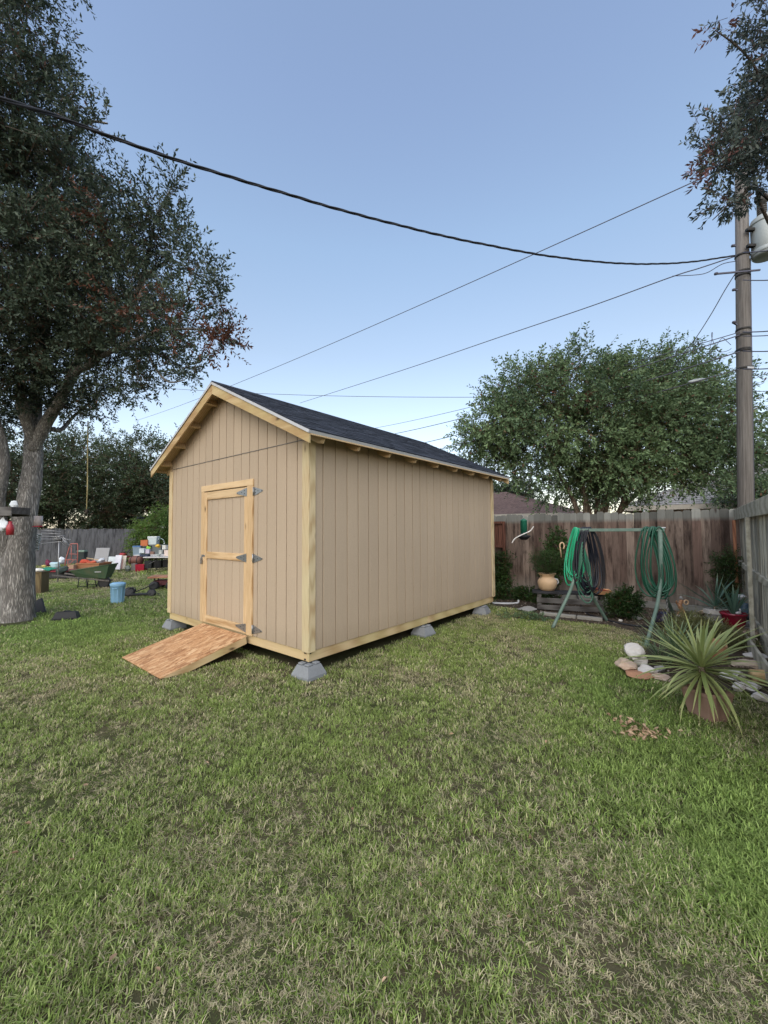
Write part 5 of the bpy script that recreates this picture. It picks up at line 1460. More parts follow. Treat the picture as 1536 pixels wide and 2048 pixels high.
for k, (lb, mt, dx) in enumerate((('bottom grey slab of the stack left of the red pot', 'rock_grey', 0), ('second slab from the bottom left of the red pot, pale grey', 'rock_white', .03), ('middle pale slab in the stack left of the red pot', 'rock_white', -.02), ('upper dark slab in the stack left of the red pot', 'rock_grey', .02), ('top white block under the agave left of the red pot', 'rock_white', 0))):
    slabstone(lb, e1+Vector((dx,0,0)), .42-.03*k, .35, .065, .4*k, mt, .072*k, 10+k)
for k in range(4):
    slabstone(('lowest', 'second', 'third', 'topmost')[k]+' thin grey slab in the pile between the red pot and the side fence', spot(1497, 6.2)+Vector((0,.02*k,0)), .40-.05*k, .30, .045, .5*k, 'rock_grey' if k % 2 else 'rock_white', .055*k, 30+k)
rp_at = stk_at+Vector((.0,-.02,.181))
RPT = thing('red_pot', 'glossy dark red flower pot on the pale flagstone in the fence corner', 'flower pot', rp_at, 0)
MB().lathe([(.09,0),(.10,.004),(.135,.10),(.152,.20),(.162,.205),(.165,.235),(.150,.235),(.145,.205),(0,.20)], 30).build('pot', M['pot_red'], RPT)
spiky('aloe_plant', 'broad blue-green bladed succulent growing out of the red pot', 'potted plant', rp_at+Vector((0,0,.22)), M['agave'], 26, .26, .42, .10, (.05,.15), 30, 85, 6)
spiky('agave_plant', 'tall spreading agave on the slab stack left of the red pot', 'plant', e1+Vector((0,0,.40)), M['agave'], 24, .38, .60, .065, (.15,.5), 8, 82, 7)
dk = thing('duck_ornament', 'tiny white bird ornament on the rim of the red pot', 'ornament', rp_at+Vector((-.04,-.13,.235)), 0)
vs_, fs_ = rock_mesh(2, 2, (.045,.03,.022), amp=.0); MB().add(vs_, fs_, True, Matrix.Translation((0,0,.02))).build('body', M['white_metal'], dk)
mb = MB(); mb.tube([(.02,0,.03),(.026,0,.06),(.022,0,.078)], [.014,.010,.014], 8); mb.build('neck', M['white_metal'], dk)
lb_ = wp(1482, 1193, 6.7)
SL_ = thing('solar_lamp', 'small metal garden lamp on a stake beside the fence corner', 'garden lamp', Vector((lb_.x, lb_.y, 0)), 0)
MB().tube([(0,0,0),(0,0,lb_.z-.05)], .009, 8).build('stake', M['black'], SL_)
MB().lathe([(.03,-.06),(.05,-.02),(.075,0),(.07,.015),(.02,.035),(0,.036)], 18, (0,0,lb_.z)).build('lamp_head', M['white_metal'], SL_)
cj = spot(1482, 6.5)
J = thing('blue_jar', 'dull blue glazed jar tucked between the red pot and the side fence', 'jar', Vector((cj.x, cj.y, .20)), 0)
MB().lathe([(.07,0),(.10,.05),(.10,.16),(.06,.22),(.07,.25),(.05,.25),(0,.2)], 20).build('pot', plain('blue_glaze', (.05,.085,.12,1), .35), J)
bk = gp(1332, 1256)
BP = thing('black_cauldron', 'round dark glazed pot on the soil between the right frame legs', 'pot', bk, 0)
MB().lathe([(.09,0),(.14,.03),(.175,.11),(.165,.19),(.12,.235),(.13,.25),(.10,.25),(.08,.2),(0,.19)], 26).build('pot', plain('dark_glaze', (.022,.018,.035,1), .22, 0, .2, 6, .05, .5), BP)
# driftwood figure and clay dish
fg = gp(1372, 1240)+Vector((0,.1,0))
FG = thing('driftwood_figure', 'small twisted orange-brown driftwood figure with a ring, left of the slab stack', 'ornament', fg, 0)
mb = MB(); limb(mb, [(0,0,0),(.02,0,.12),(-.03,0,.24),(.01,0,.34)], .045, .03, 9, .12, 1); limb(mb, [(0,0,.2),(-.08,0,.28),(-.10,-.02,.33)], .02, .012, 7, .1, 2); limb(mb, [(0,0,.15),(-.06,0,.1),(-.09,0,.0)], .022, .014, 7, .1, 3); mb.build('body', plain('driftwood', (.33,.18,.10,1), .85, 0, .3, 14, .5), FG)
mb = MB(); mb.tube([(.075+.04*math.cos(a), -.02, .30+.04*math.sin(a)) for a in np.linspace(0, 6.283, 16, endpoint=False)], .012, 7, closed=True); mb.build('ring', M['terra_pale'], FG)
MB().tube([(0,0,.34),(0,0,.37),(.0,0,.41)], [.02,.032,.018], 10).build('head', M['rock_grey'], FG)
dsh = gp(1368, 1254)
DS = MB().lathe([(.0,0),(.08,0),(.17,.05),(.175,.065),(.16,.06),(.08,.02),(0,.02)], 24).build('clay_dish', M['terra'], None, loc=dsh); tag(DS, 'low red clay dish on the soil below the driftwood figure', 'dish')
SHL = rock('small pale shell at the left rim of the clay dish', 1358, 1236, 14, 7, 'rock_white', 61, .03, name='shell', cat='shell', group='stones edging the planting bed'); 
for i, (x, y, w_) in enumerate(((1398,1238,18),(1430,1238,12),(1408,1228,16))):
    rock(('oblong white pebble in front of the slab stack', 'small round white pebble touching the red pot\'s left side', 'buff pebble on the soil behind the mounding plant')[i], x, y, w_, 9, 'rock_white' if i < 2 else 'rock_pink', 70+i, .04, group='pebbles by the slab stack', name='pebble', cat='pebble')
# owl shaped clay pot
ow = gp(1450, 1330)+Vector((0,.15,0))
OW = thing('clay_jug', 'stubby rusty clay jug with a small handle behind the yucca', 'clay pot', ow, 0)
MB().lathe([(.08,0),(.115,.03),(.135,.11),(.12,.18),(.085,.22),(.095,.26),(.08,.26),(.06,.2),(0,.19)], 24, wob=lambda a, i: .03*math.sin(5*a)).build('body', plain('rusty_clay', (.30,.155,.08,1), .85, 0, .35, 9, .5, dirt=(.14,.06,.03,1)), OW)
MB().tube([(.08,0,.24),(.14,0,.23),(.15,0,.17),(.12,0,.12)], .016, 8).build('handle', M['terra_pale'], OW)
# yellow log and sticks by the right border
lg0, lg1 = gp(1502, 1352, .07), gp(1640, 1366, .07)
lo = thing('split_log', 'pale yellow split log lying on the bed at the right border', 'log', lg0, 0)
mb = MB(); limb(mb, [(0,0,0), (lg1-lg0)*.5+Vector((0,0,.015)), lg1-lg0], .075, .07, 12, .05, 4, 5); mb.build('wood', wood('log_wood', (.55,.40,.22,1), (.40,.27,.13,1), 0, .3), lo)
for i, (x0,y0,x1,y1) in enumerate(((1486,1318,1536,1326),(1470,1334,1530,1345),(1500,1378,1540,1372))):
    a, b = gp(x0,y0,.03), gp(x1,y1,.03)
    mb = MB(); limb(mb, [a, a.lerp(b,.5)+Vector((0,.02,.02)), b], .018, .010, 7, .08, i)
    tag(mb.build('stick', M['bark_smooth'], None), ('upper thin brown stick on the mulch by the side fence', 'middle brown stick on the mulch above the yellow log', 'lower brown stick below the yellow log')[i], 'stick', 'sticks lying on the mulch')
# dry leaves on the lawn
lm = leaf_mat('dry_leaf', (.26,.165,.10,1), (.50,.36,.24,1), (.2,.1,.06,1), .15)
def fallen(at, n, sx, sy, seed, label, kind=True, s0=.028, s1=.060):
    r3 = random.Random(seed); vs_, fs_, va = [], [], []
    for i in range(n):
        c = at+Vector((r3.gauss(0, sx), r3.gauss(0, sy), r3.uniform(.02,.055)))
        s_ = r3.uniform(s0, s1)
        E = Euler((r3.uniform(-.7,.7), r3.uniform(-.7,.7), r3.uniform(0,6.28))).to_matrix()
        n0 = len(vs_); cu = r3.uniform(.1,.35)
        for (x, y, z) in ((-.5,0,0),(-.15,.25,cu),(.25,.2,cu),(.5,0,.1),(.25,-.2,cu),(-.15,-.25,cu),(0,0,0)): vs_.append(c+E @ Vector((x*s_, y*s_, z*s_)))
        fs_ += [(n0+6,n0,n0+1),(n0+6,n0+1,n0+2),(n0+6,n0+2,n0+3),(n0+6,n0+3,n0+4),(n0+6,n0+4,n0+5),(n0+6,n0+5,n0)]
        va += [r3.random()]*7
    mb = MB().add(vs_, fs_); o = mb.build('dry_leaves', lm, None, recalc=False)
    o.data.attributes.new('v', 'FLOAT', 'POINT').data.foreach_set('value', va); o.data.attributes.new('dead', 'FLOAT', 'POINT').data.foreach_set('value', [0.0]*len(va))
    return tag(o, label, 'fallen leaves', kind='stuff' if kind else None)
fallen(gp(1282, 1474), 70, .085, .05, 5, 'small heap of dry curled brown leaves on the lawn below the yucca')
fallen(gp(1250, 1452), 16, .06, .05, 6, 'few brown leaves trailing left from the leaf heap')
r3 = random.Random(9)
pts_ = [gp(r3.uniform(20, 1500), r3.uniform(1400, 2030)) for _ in range(26)]
vs_ = []
mbx = [fallen(p, 1, 0, 0, 100+i, '', True, .02, .04) for i, p in enumerate(pts_[:26])]
bmj = bmesh.new()
for o in mbx: bmj.from_mesh(o.data)
jm = bpy.data.meshes.new('lawn_litter'); bmj.to_mesh(jm); bmj.free(); jm.materials.append(lm)
for o in mbx: bpy.data.objects.remove(o)
tag(link_mesh('lawn_litter', jm), 'single dry leaves scattered thinly over the lawn', 'fallen leaves', kind='stuff')

# ------------------------------------------------------------------ things under and beyond the oak

# rope
rt = gp(172, 1100); rope_x = wp(173, 1027, 8.3)
RO = thing('hanging_rope', 'yellow rope hanging from the oak\'s lower branches, knotted at the end', 'rope', rope_x, 0)
tp_ = wp(176, 842, 8.3)-rope_x
mb = MB(); mb.tube([(0,0,.05), tp_*.3+Vector((.01,0,0)), tp_*.7, tp_], .0115, 7); mb.build('strand', wood('rope_fibre', (.42,.36,.19,1), (.28,.23,.11,1), 2, 0, .9), RO)
mb = MB(); mb.tube([(0,0,-.02),(0,0,.02),(0,0,.06),(0,0,.09)], [.015,.035,.035,.015], 10); mb.build('knot', M['bark_dark'], RO)
# tray feeder, bags, sign nailed to the oak
tf = wp(8, 1022, 6.9)
TF = thing('tray_feeder', 'dark wooden tray fixed across the oak\'s fork at the left edge', 'bird feeder', tf, R(4))
MB().box((-.45,-.18,-.06), (.26,.18,-.03), .004).build('floor_board', M['bark_dark'], TF)
for y in (-.2, .18): MB().box((-.47,y,-.09), (.28,y+.02,.06), .004).build('side_board', old, TF)
for x in (-.47, .262): MB().box((x,-.179,-.06), (x+.02,.179,.06), .003).build('end_board', old, TF)
def bag(name, label, cat, at, w_, d_, h, mat, seed, rot=0):
    vs_, fs_ = rock_mesh(seed, 3, (w_*.5, d_*.5, h*.5), amp=.35)
    o = MB().add(vs_, fs_, True, Matrix.Rotation(rot, 4, 'Z')).build(name, mat, None, loc=at+Vector((0,0,h*.46)))
    return tag(o, label, cat)
wht = plain('white_cloth', (.60,.64,.68,1), .7, 0, .12, 7, .2)
o = bag('white_pail', 'white pail standing on the dark tray in the oak', 'pail', wp(27, 1012, 6.85)-Vector((0,0,.03)), .16, .16, .16, wht, 4)
o = bag('plastic_bag', 'white plastic bag hanging below the tray left of the trunk', 'bag', wp(6, 1062, 6.8), .20, .12, .26, wht, 6)
redm = plain('red_plastic', (.30,.02,.03,1), .4, 0, .15, 8, .05, .5)
mb = MB(); mb.lathe([(.0,0),(.05,0),(.055,.12),(.04,.17),(.025,.19),(.025,.23),(0,.23)], 16); tag(mb.build('red_bottle', redm, None, loc=wp(20, 1070, 6.8)), 'red bottle feeder hanging in the oak\'s fork', 'bottle')
HF = thing('hanging_cup', 'small clear and white cup with red base on the trunk\'s right side', 'bird feeder', wp(76, 1054, 7.35), 0)
mb = MB(); mb.lathe([(.05,.02),(.065,.03),(.065,.20),(.06,.20),(.055,.04),(0,.03)], 16); mb.build('cup', plain('cup_grey', (.33,.29,.28,1), .3), HF)
mb = MB(); mb.lathe([(.0,0),(.08,0),(.085,.012),(.05,.02),(0,.02)], 16); mb.build('base', redm, HF)
# zebra striped cloth
def zebra():
    k = NT('zebra_cloth')
    w_ = k.n('ShaderNodeTexWave', wave_type='BANDS', bands_direction='Z'); k.set(w_.inputs['Vector'], k.coords((1,1,1), per_obj=False)); w_.inputs['Scale'].default_value = 9; w_.inputs['Distortion'].default_value = 7; w_.inputs['Detail'].default_value = 2
    return k.done(k.ramp(w_.outputs['Fac'], [(.45, (.03,.04,.05)), (.55, (.62,.68,.70))]), .6)
zb = wp(74, 1084, 8.3)
mb = MB()
vs_ = []
g_ = 8
for i in range(g_+1):
    for j in range(g_+1):
        x = (j/g_-.5)*.16*(1-.0*i)+.02*(i/g_); z = .17-(i/g_)*.34; 
        x = x*(1-(i/g_)*.75)
        vs_.append((x, .025*math.sin(j*1.9+i*.4), z))
fs_ = [(i*(g_+1)+j, i*(g_+1)+j+1, (i+1)*(g_+1)+j+1, (i+1)*(g_+1)+j) for i in range(g_) for j in range(g_)]
zo = mb.add(vs_, fs_, True).build('striped_pennant', zebra(), None, loc=zb); tag(zo, 'black and white striped cloth pennant beside the trunk', 'pennant')
sm_ = zo.modifiers.new('thick', 'SOLIDIFY'); sm_.thickness = .006
# old aerial with long rods
ae = wp(118, 1078, 13.5)
AE = thing('old_aerial', 'bundle of bent metal aerial rods in front of the left fence', 'aerial', ae*Vector((1,1,0)) if False else Vector((ae.x, ae.y, 0)), 0)
pm_ = plain('dull_aluminium', (.36,.36,.37,1), .4, .6, .1, 8, .05)
mb = MB(); mb.tube([(0,0,0),(0,0,ae.z)], .016, 7); mb.build('mast', pm_, AE)
for k, (y0, y1) in enumerate(((1060,1063),(1066,1068),(1072,1074),(1078,1078),(1087,1083))):
    mb = MB(); mb.tube([wp(82, y0, 13.3+.1*k)-Vector((ae.x, ae.y, 0)), wp(122, y1, 13.4)-Vector((ae.x, ae.y, 0))], .008, 6); mb.build('rod', pm_, AE)
mb = MB()
for k in range(9):
    a = random.uniform(-.3, .9); mb.tube([(0,0,ae.z), (random.uniform(-.2,.15), 0, ae.z+random.uniform(0,.14)), (random.uniform(.1,.42), random.uniform(-.1,.1), ae.z+random.uniform(-.3,.12))], .008, 5)
mb.build('bent_rods', pm_, AE)
mb = MB(); mb.box((-.06,-.04,ae.z-.06), (.10,.04,ae.z+.03), .01); mb.build('clamp', M['black'], AE)

# tall brown bin behind the trunk
pbn = gp(82, 1187)
TB = thing('brown_cabinet', 'tall brown wooden cabinet standing on the grass behind the oak trunk', 'cabinet', pbn+Vector((-.16,.05,0)), R(8))
brn = wood('cabinet_wood', (.16,.12,.06,1), (.09,.065,.035,1), 2, .2, .8)
MB().box((-.20,-.16,0), (.20,.16,.56), .008).build('body', brn, TB); MB().box((-.215,-.175,.561), (.215,.175,.59), .006).build('top', brn, TB); MB().box((-.17,-.166,.04), (.17,-.161,.52), .002).build('door', brn, TB)
mb = MB(); mb.tube([(-.12,0,0),(.10,0,0)], .045, 12); mb.tube([(.10,0,0),(.16,0,0)], [.03,.02], 10)
tag(mb.build('white_bottle', plain('white_bottle', (.7,.7,.68,1), .4), None, loc=(pbn+Vector((-.10,.0,.636)))), 'white bottle lying on top of the brown cabinet', 'bottle')
# black tub
tb = gp(125, 1243)
BT = thing('black_tub', 'upturned black plastic tub lying in the grass right of the trunk', 'tub', tb+Vector((0,.1,0)), R(20))
blk = plain('glossy_black', (.012,.013,.015,1), .5, 0, .2, 6, .05, .25)
mb = MB(); vs_ = []
for w_, d_, z in ((.20,.15,0),(.205,.155,.03),(.19,.14,.035),(.15,.10,.15),(.13,.08,.165)): vs_ += [(-w_,-d_,z),(w_,-d_,z),(w_,d_,z),(-w_,d_,z)]
fs_ = [(3,2,1,0),(16,17,18,19)]
for l in range(4):
    for k in range(4): fs_.append((l*4+k, l*4+(k+1) % 4, l*4+4+(k+1) % 4, l*4+4+k))
mb.add(vs_, fs_, False, Matrix.Rotation(R(-12), 4, 'X')); mb.build('shell', blk, BT)
mb = MB(); mb.tube([(-.05,-.02,.165),(-.02,-.03,.185),(.05,-.03,.18),(.08,-.02,.16)], .010, 7); mb.build('handle', blk, BT)
# black sack at the trunk, terracotta chiminea at the left edge
tag(MB().beam(gp(83,1228), gp(76,1200,.25), .05, .16, (1,0,0), .01).build('black_plank', blk, None), 'black board leaning against the foot of the oak on its right', 'board')
ch = gp(-8, 1238)
CH = thing('clay_chiminea', 'rust red clay chiminea half out of frame left of the oak', 'chiminea', ch, 0)
MB().lathe([(.10,.0),(.14,.03),(.10,.10),(.20,.18),(.25,.32),(.22,.45),(.12,.56),(.10,.75),(.12,.78),(.09,.78),(.07,.6),(0,.58)], 26).build('body', plain('chiminea_clay', (.27,.085,.05,1), .8, 0, .25, 6, .3), CH)
MB().lathe([(.0,0),(.085,0),(.095,.012),(.07,.02)], 18, M=Matrix.Translation((.16,-.17,.30)) @ Euler((R(90),0,R(42))).to_matrix().to_4x4()).build('mouth', M['black'], CH)

# blue bin
bb = gp(235, 1206)
BB = thing('blue_bin', 'light blue plastic bin with lid standing on the grass left of the shed', 'bin', bb, R(12))
blu = plain('light_blue_plastic', (.26,.47,.66,1), .45, 0, .10, 5, .05, .4)
H_ = bb.y/F
def rsq(an, i):  # rounded square outline
    return .10*(abs(math.cos(2*an))**1.5)
mb = MB(); mb.lathe([(10.6*H_,0),(11*H_,.01),(12.6*H_,34*H_),(13.2*H_,34.3*H_),(13.2*H_,37*H_),(12.4*H_,37*H_)], 32, wob=None); mb.build('body', blu, BB)
mb = MB(); mb.lathe([(13.4*H_,36.6*H_),(13.8*H_,37*H_),(13.7*H_,38.6*H_),(10*H_,40.5*H_),(0,41*H_)], 32); mb.build('lid', blu, BB)
for a in range(10):
    an = a*.6283; mb = MB(); mb.beam((10.9*H_*math.cos(an),10.9*H_*math.sin(an),.02), (12.3*H_*math.cos(an),12.3*H_*math.sin(an),30*H_), .018, .010); mb.build('rib', blu, BB)
mb = MB(); mb.tube([(-.06,-12.4*H_,31*H_),(-.05,-14*H_,30*H_),(.05,-14*H_,30*H_),(.06,-12.4*H_,31*H_)], .008, 6); mb.build('handle', blu, BB)

# wheelbarrow
wbp = gp(185, 1176)
WB = thing('wheelbarrow', 'green wheelbarrow with wooden handles pointing left on the grass', 'wheelbarrow', wbp, R(6))
k_ = wbp.y/F
WB.scale = (.87, .9, 1)
grn2 = plain('barrow_green', (.055,.10,.055,1), .5, 0, .2, 6, .1, .35, dirt=(.12,.10,.06,1))
def W(x, y, z=0): return ((x-185)*k_, z, (1176-y)*k_)
mb = MB()
ri = [W(148,1140,-.32), W(229,1129,-.27), W(229,1129,.27), W(148,1140,.32)]; lo_ = [W(163,1154,-.2), W(218,1157,-.16), W(218,1157,.16), W(163,1154,.2)]
vin = [tuple(Vector(p)+Vector((0,0,-.012)))for p in ri]
vs_ = ri+lo_+[tuple(Vector(p)*1.0+(Vector(lo_[i])-Vector(p)).normalized()*.02+Vector((0,0,.0))) for i, p in enumerate(ri)]+[tuple(Vector(p)+Vector((0,0,.015))) for p in lo_]
inner = [tuple(Vector(p)*.97+Vector((0,0,.01))) for p in ri]; innl = [tuple(Vector(p)*.96+Vector((0,0,.03))) for p in lo_]
vs_ = ri+lo_+inner+innl
fs_ = [(4,5,6,7),(12,15,14,13)]
for k in range(4):
    j = (k+1) % 4
    fs_ += [(k,j,4+j,4+k), (8+k,12+k,12+j,8+j), (k,8+k,8+j,j)]
mb.add(vs_, fs_); mb.build('tray', grn2, WB)
mb = MB(); mb.tube([*(Vector(p) for p in ri)], .016, 7, closed=True); mb.build('tray_rim', grn2, WB)
for s_ in (-1, 1): MB().beam(W(112,1148,.30*s_), W(224,1162,.10*s_), .04, .04, bev=.005).build('handle', M['pole'], WB)
for s_ in (-1, 1):
    mb = MB(); mb.tube([W(166,1154,.24*s_), W(164,1174,.26*s_)], .014, 7); mb.tube([W(180,1156,.22*s_), W(184,1176,.24*s_)], .014, 7); mb.tube([W(165,1170,.26*s_), W(183,1171,.24*s_)], .010, 6); mb.build('leg', M['black'], WB)
mb = MB(); mb.tube([W(199,1160,0), W(192,1176,0)], .012, 6); mb.tube([W(225,1160,.07), W(209,1166,.07)], .012, 6); mb.build('brace', M['black'], WB)
Mw = Matrix.Translation(W(210,1165,0)) @ Matrix.Rotation(R(90), 4, 'X')
mb = MB(); mb.lathe([(.12,-.045),(.185,-.045),(.20,-.02),(.20,.02),(.185,.045),(.12,.045)], 24, M=Mw); wh = mb.build('wheel', M['black'], WB)
MB().lathe([(.0,-.02),(.119,-.03),(.119,.03),(0,.02)], 18, M=Mw).build('rim', M['galv'], wh)
MB().box((-.10,-.305,-.01), (.10,-.298,.01)).build('label_strip', M['white_metal'], WB, loc=Vector(W(206,1143,.035)))

# push mower lying flat, black
lm_ = gp(285, 1194)
PMW = thing('lawn_edger', 'black wheeled lawn tool lying on its side beside the blue bin', 'lawn tool', lm_, 0)
k2 = lm_.y/F
def Q(x, y, z=0): return ((x-285)*k2, z, (1194-y)*k2)
for nm, x, r_ in (('wheel', 259, 10), ('wheel', 303, 8)):
    mb = MB(); mb.lathe([(r_*.45*k2,-.03),(r_*k2*.95,-.035),(r_*k2,0),(r_*k2*.95,.035),(r_*.45*k2,.03)], 22, M=Matrix.Translation(Q(x, 1194-r_)) @ Euler((R(70),0,R(10))).to_matrix().to_4x4()); w0 = mb.build(nm, M['black'], PMW)
    MB().lathe([(0,-.02),(r_*.44*k2,-.02),(r_*.44*k2,.02),(0,.02)], 14, M=Matrix.Translation(Q(x, 1194-r_)) @ Euler((R(70),0,R(10))).to_matrix().to_4x4()).build('hub', M['galv'], w0)
MB().beam(Q(262,1189), Q(303,1188), .10, .05, bev=.01).build('deck', M['black'], PMW)
mb = MB(); mb.tube([Q(273,1183), Q(290,1176), Q(309,1167)], .014, 7); mb.tube([Q(255,1182), Q(262,1175), Q(270,1176), Q(272,1184)], .014, 7); mb.tube([Q(303,1182), Q(312,1186), Q(318,1188), Q(317,1192)], .012, 7); mb.build('handle', M['black'], PMW)

# little wooden table on wheels (half hidden by the shed)
wt = gp(328, 1178)
WT = thing('garden_cart', 'reddish plank topped cart with black wheels half hidden by the shed', 'cart', wt, R(10))
k3 = wt.y/F
red_w = wood('cart_plank', (.40,.20,.12,1), (.27,.12,.07,1), 0, .3)
for j in range(4): MB().box((-24*k3, -.28+.14*j, 23.5*k3), (30*k3, -.15+.14*j, 26.5*k3), .004).build('plank', red_w, WT)
for x in (-12, 18):
    for y in (-.25, .25):
        mb = MB(); mb.lathe([(.06,-.04),(8.6*k3,-.05),(9*k3,0),(8.6*k3,.05),(.06,.04)], 22, M=Matrix.Translation((x*k3, y, 9*k3)) @ Matrix.Rotation(R(90), 4, 'X')); mb.build('wheel', M['black'], WT)
MB().box((-16*k3,-.18,9*k3), (26*k3,.18,18*k3), .01).build('engine_box', plain('maroon_metal', (.10,.025,.03,1), .5), WT)
mb = MB(); mb.beam((-14*k3,-.15,17*k3), (-14*k3,-.15,23.4*k3), .03, .03); mb.beam((20*k3,-.15,17*k3), (20*k3,-.15,23.4*k3), .03, .03); mb.beam((-14*k3,.15,17*k3), (-14*k3,.15,23.4*k3), .03, .03); mb.beam((20*k3,.15,17*k3), (20*k3,.15,23.4*k3), .03, .03); mb.build('strut', M['black'], WT)

# folding tables
def ftable(label, x0, x1, ytop, ybase, dpt=.76, rz=0.0):
    p = gp((x0+x1)/2, ybase); k = p.y/F; ln = (x1-x0)*k; h = (ybase-ytop)*k
    T = thing('folding_table', label, 'table', p+Vector((0, dpt/2, 0)), rz, 'white folding tables loaded with yard sale goods')
    mb = MB(); mb.box((-ln/2,-dpt/2,h-.045), (ln/2,dpt/2,h), .015); mb.build('table_top', plain('table_white_%d' % x0, (.52,.51,.50,1), .5, 0, .08, 5, .05), T)
    for sx in (-1, 1):
        for sy in (-1, 1):
            mb = MB(); mb.tube([(sx*ln*.40, sy*dpt*.30, h-.05), (sx*ln*.40, sy*dpt*.42, h*.3), (sx*ln*.40, sy*dpt*.42, 0)], .014, 7); mb.build('leg', M['black'], T)
    mb = MB(); mb.tube([(-ln*.40,-dpt*.3,h*.55),(-ln*.2,0,h-.06)], .008, 5); mb.tube([(ln*.40,-dpt*.3,h*.55),(ln*.2,0,h-.06)], .008, 5); mb.build('brace', M['galv'], T)
    return p, k, h
pA, kA, hA = ftable('nearer white folding table, partly hidden by the shed\'s left wall', 285, 372, 1114, 1146)
pB, kB, hB = ftable('farther white folding table behind the nearer one', 266, 332, 1110, 1138)
def crate(name, label, cat, x0, y0, x1, y1, Y, colr, d_=None, rz=0.0, rim=True, lid=None, taper=.9, rough=.5):
    """an open or lidded box whose front spans the given extent at depth Y"""
    a = wp(x0, y1, Y); b = wp(x1, y0, Y); w_ = b.x-a.x; h = b.z-a.z; d_ = d_ or w_*.7
    z = max(a.z, 0)
    T = thing(name, label, cat, Vector(((a.x+b.x)/2, Y+d_/2, z)), rz)
    m_ = plain(name+'_'+str(x0)+'_'+str(y0), colr, rough, 0, .14, 7, .1, .35)
    vs_ = []; W2, D2 = w_/2, d_/2
    for s_, zz in ((taper,0),(1,h*.9),(1.05,h*.9),(1.05,h),(.94,h),(taper*.92,h*.12)): vs_ += [(-W2*s_,-D2*s_,zz),(W2*s_,-D2*s_,zz),(W2*s_,D2*s_,zz),(-W2*s_,D2*s_,zz)]
    fs_ = [(3,2,1,0),(20,21,22,23)]
    for l in range(5):
        for k in range(4): fs_.append((l*4+k, l*4+(k+1) % 4, l*4+4+(k+1) % 4, l*4+4+k))
    MB().add(vs_, fs_).build('body', m_, T)
    if lid: MB().box((-W2*1.06,-D2*1.06,h+.001), (W2*1.06,D2*1.06,h+h*.12+.01), .008).build('lid', plain(name+'_lid_'+str(x0), lid, rough, 0, .1, 7, .1), T)
    return T
YB, YA = pB.y, pA.y
crate('storage_tote', 'blue lidded tote on the left end of the farther folding table', 'tote', 265, 1094, 281, 1110, YB+.15, (.16,.22,.27,1), lid=(.05,.13,.30,1))
crate('dark_tote', 'dark green tote on the farther table carrying the orange box', 'tote', 282, 1092, 300, 1110, YB+.2, (.03,.045,.04,1))
T = crate('orange_box', 'orange cardboard box perched on the dark tote above the tables', 'box', 281, 1080, 295, 1092, YB+.25, (.42,.12,.04,1), taper=1.0)
crate('clear_tote', 'pale grey translucent tote topmost in the heap above the tables', 'tote', 295, 1075, 313, 1089, YB+.3, (.45,.52,.53,1), lid=(.62,.66,.66,1))
crate('grey_tote', 'mid grey tote in the heap holding up the pale one', 'tote', 299, 1089, 322, 1110, YB+.3, (.10,.12,.12,1))
bag('green_cloth', 'lime green cloth bundle in the heap on the tables', 'cloth', wp(297, 1099, YA+.5), .26, .2, .17, plain('lime_cloth', (.22,.45,.05,1), .8), 31)
bag('yellow_bag', 'yellow bag on the heap just right of the lime cloth', 'bag', wp(315, 1096, YA+.5), .26, .2, .16, plain('yellow_bag', (.60,.36,.03,1), .6), 32)
for i, (x, y, w_, h, c, lb, nm, cat) in enumerate(((285,1106,10,9,(.50,.56,.60,1),'pale blue box near the left end of the nearer table','paper_box','box'), (296,1107,8,9,(.45,.42,.52,1),'lilac packet on the nearer table right of the pale blue box','packet','packet'),
        (305,1109,7,6,(.22,.13,.10,1),'brown packet low on the nearer table','packet','packet'), (317,1113,9,5,(.55,.60,.58,1),'lowest white dish stack on the nearer table','dish_stack','dishes'), (322,1108,9,8,(.62,.64,.62,1),'white plate stack at the middle of the nearer table','plate_stack','dishes'),
        (334,1112,9,12,(.60,.50,.45,1),'pinkish white box at the shed end of the nearer table','paper_box','box'), (330,1099,9,9,(.55,.55,.52,1),'white carton behind the plate stack beside the shed wall','carton','box'), (290,1113,16,4,(.04,.055,.10,1),'flat navy tray along the front of the nearer table','flat_tray','tray'))):
    b0_ = wp(x, y, YA+.15+.02*i); m_ = plain('goods_%d' % i, c, .6, 0, .15, 9, .1)
    Wd, Hh = w_*YA/F, h*YA/F
    zt = max(b0_.z, hA+.001)
    mb = MB()
    if 'stack' in nm:
        for q in range(4): mb.lathe([(.0,q*Hh/4),(Wd*.3,q*Hh/4),(Wd*.5,(q+.8)*Hh/4),(Wd*.47,(q+.85)*Hh/4),(0,(q+.5)*Hh/4)], 16)
    else:
        mb.box((-Wd/2,-Wd*.35,0), (Wd/2,Wd*.35,Hh*.82), .006); mb.box((-Wd*.52,-Wd*.37,Hh*.82), (Wd*.52,Wd*.37,Hh), .005)
    tag(mb.build(nm, m_, None, loc=Vector((b0_.x, b0_.y, zt)), rot=(0,0,random.uniform(-.4,.4))), lb, cat)
WR = thing('wire_wreath', 'white and green artificial flower wreath leaning on top of the heap by the bush', 'wreath', wp(321, 1086, YB+.4), 0)
mb = MB(); mb.tube([(math.cos(a)*.17, .03*math.sin(3*a), math.sin(a)*.19) for a in np.linspace(0, 6.283, 26, endpoint=False)], .02, 6, closed=True); mb.build('ring', M['hose_dark'], WR)
mb = MB()
for k in range(16):
    a = k*.41; vs_, fs_ = rock_mesh(k, 1, (.035,.02,.03)); mb.add(vs_, fs_, True, Matrix.Translation((math.cos(a)*.18, -.02, math.sin(a)*.2)))
mb.build('flowers', wht, WR)['kind'] = 'stuff'
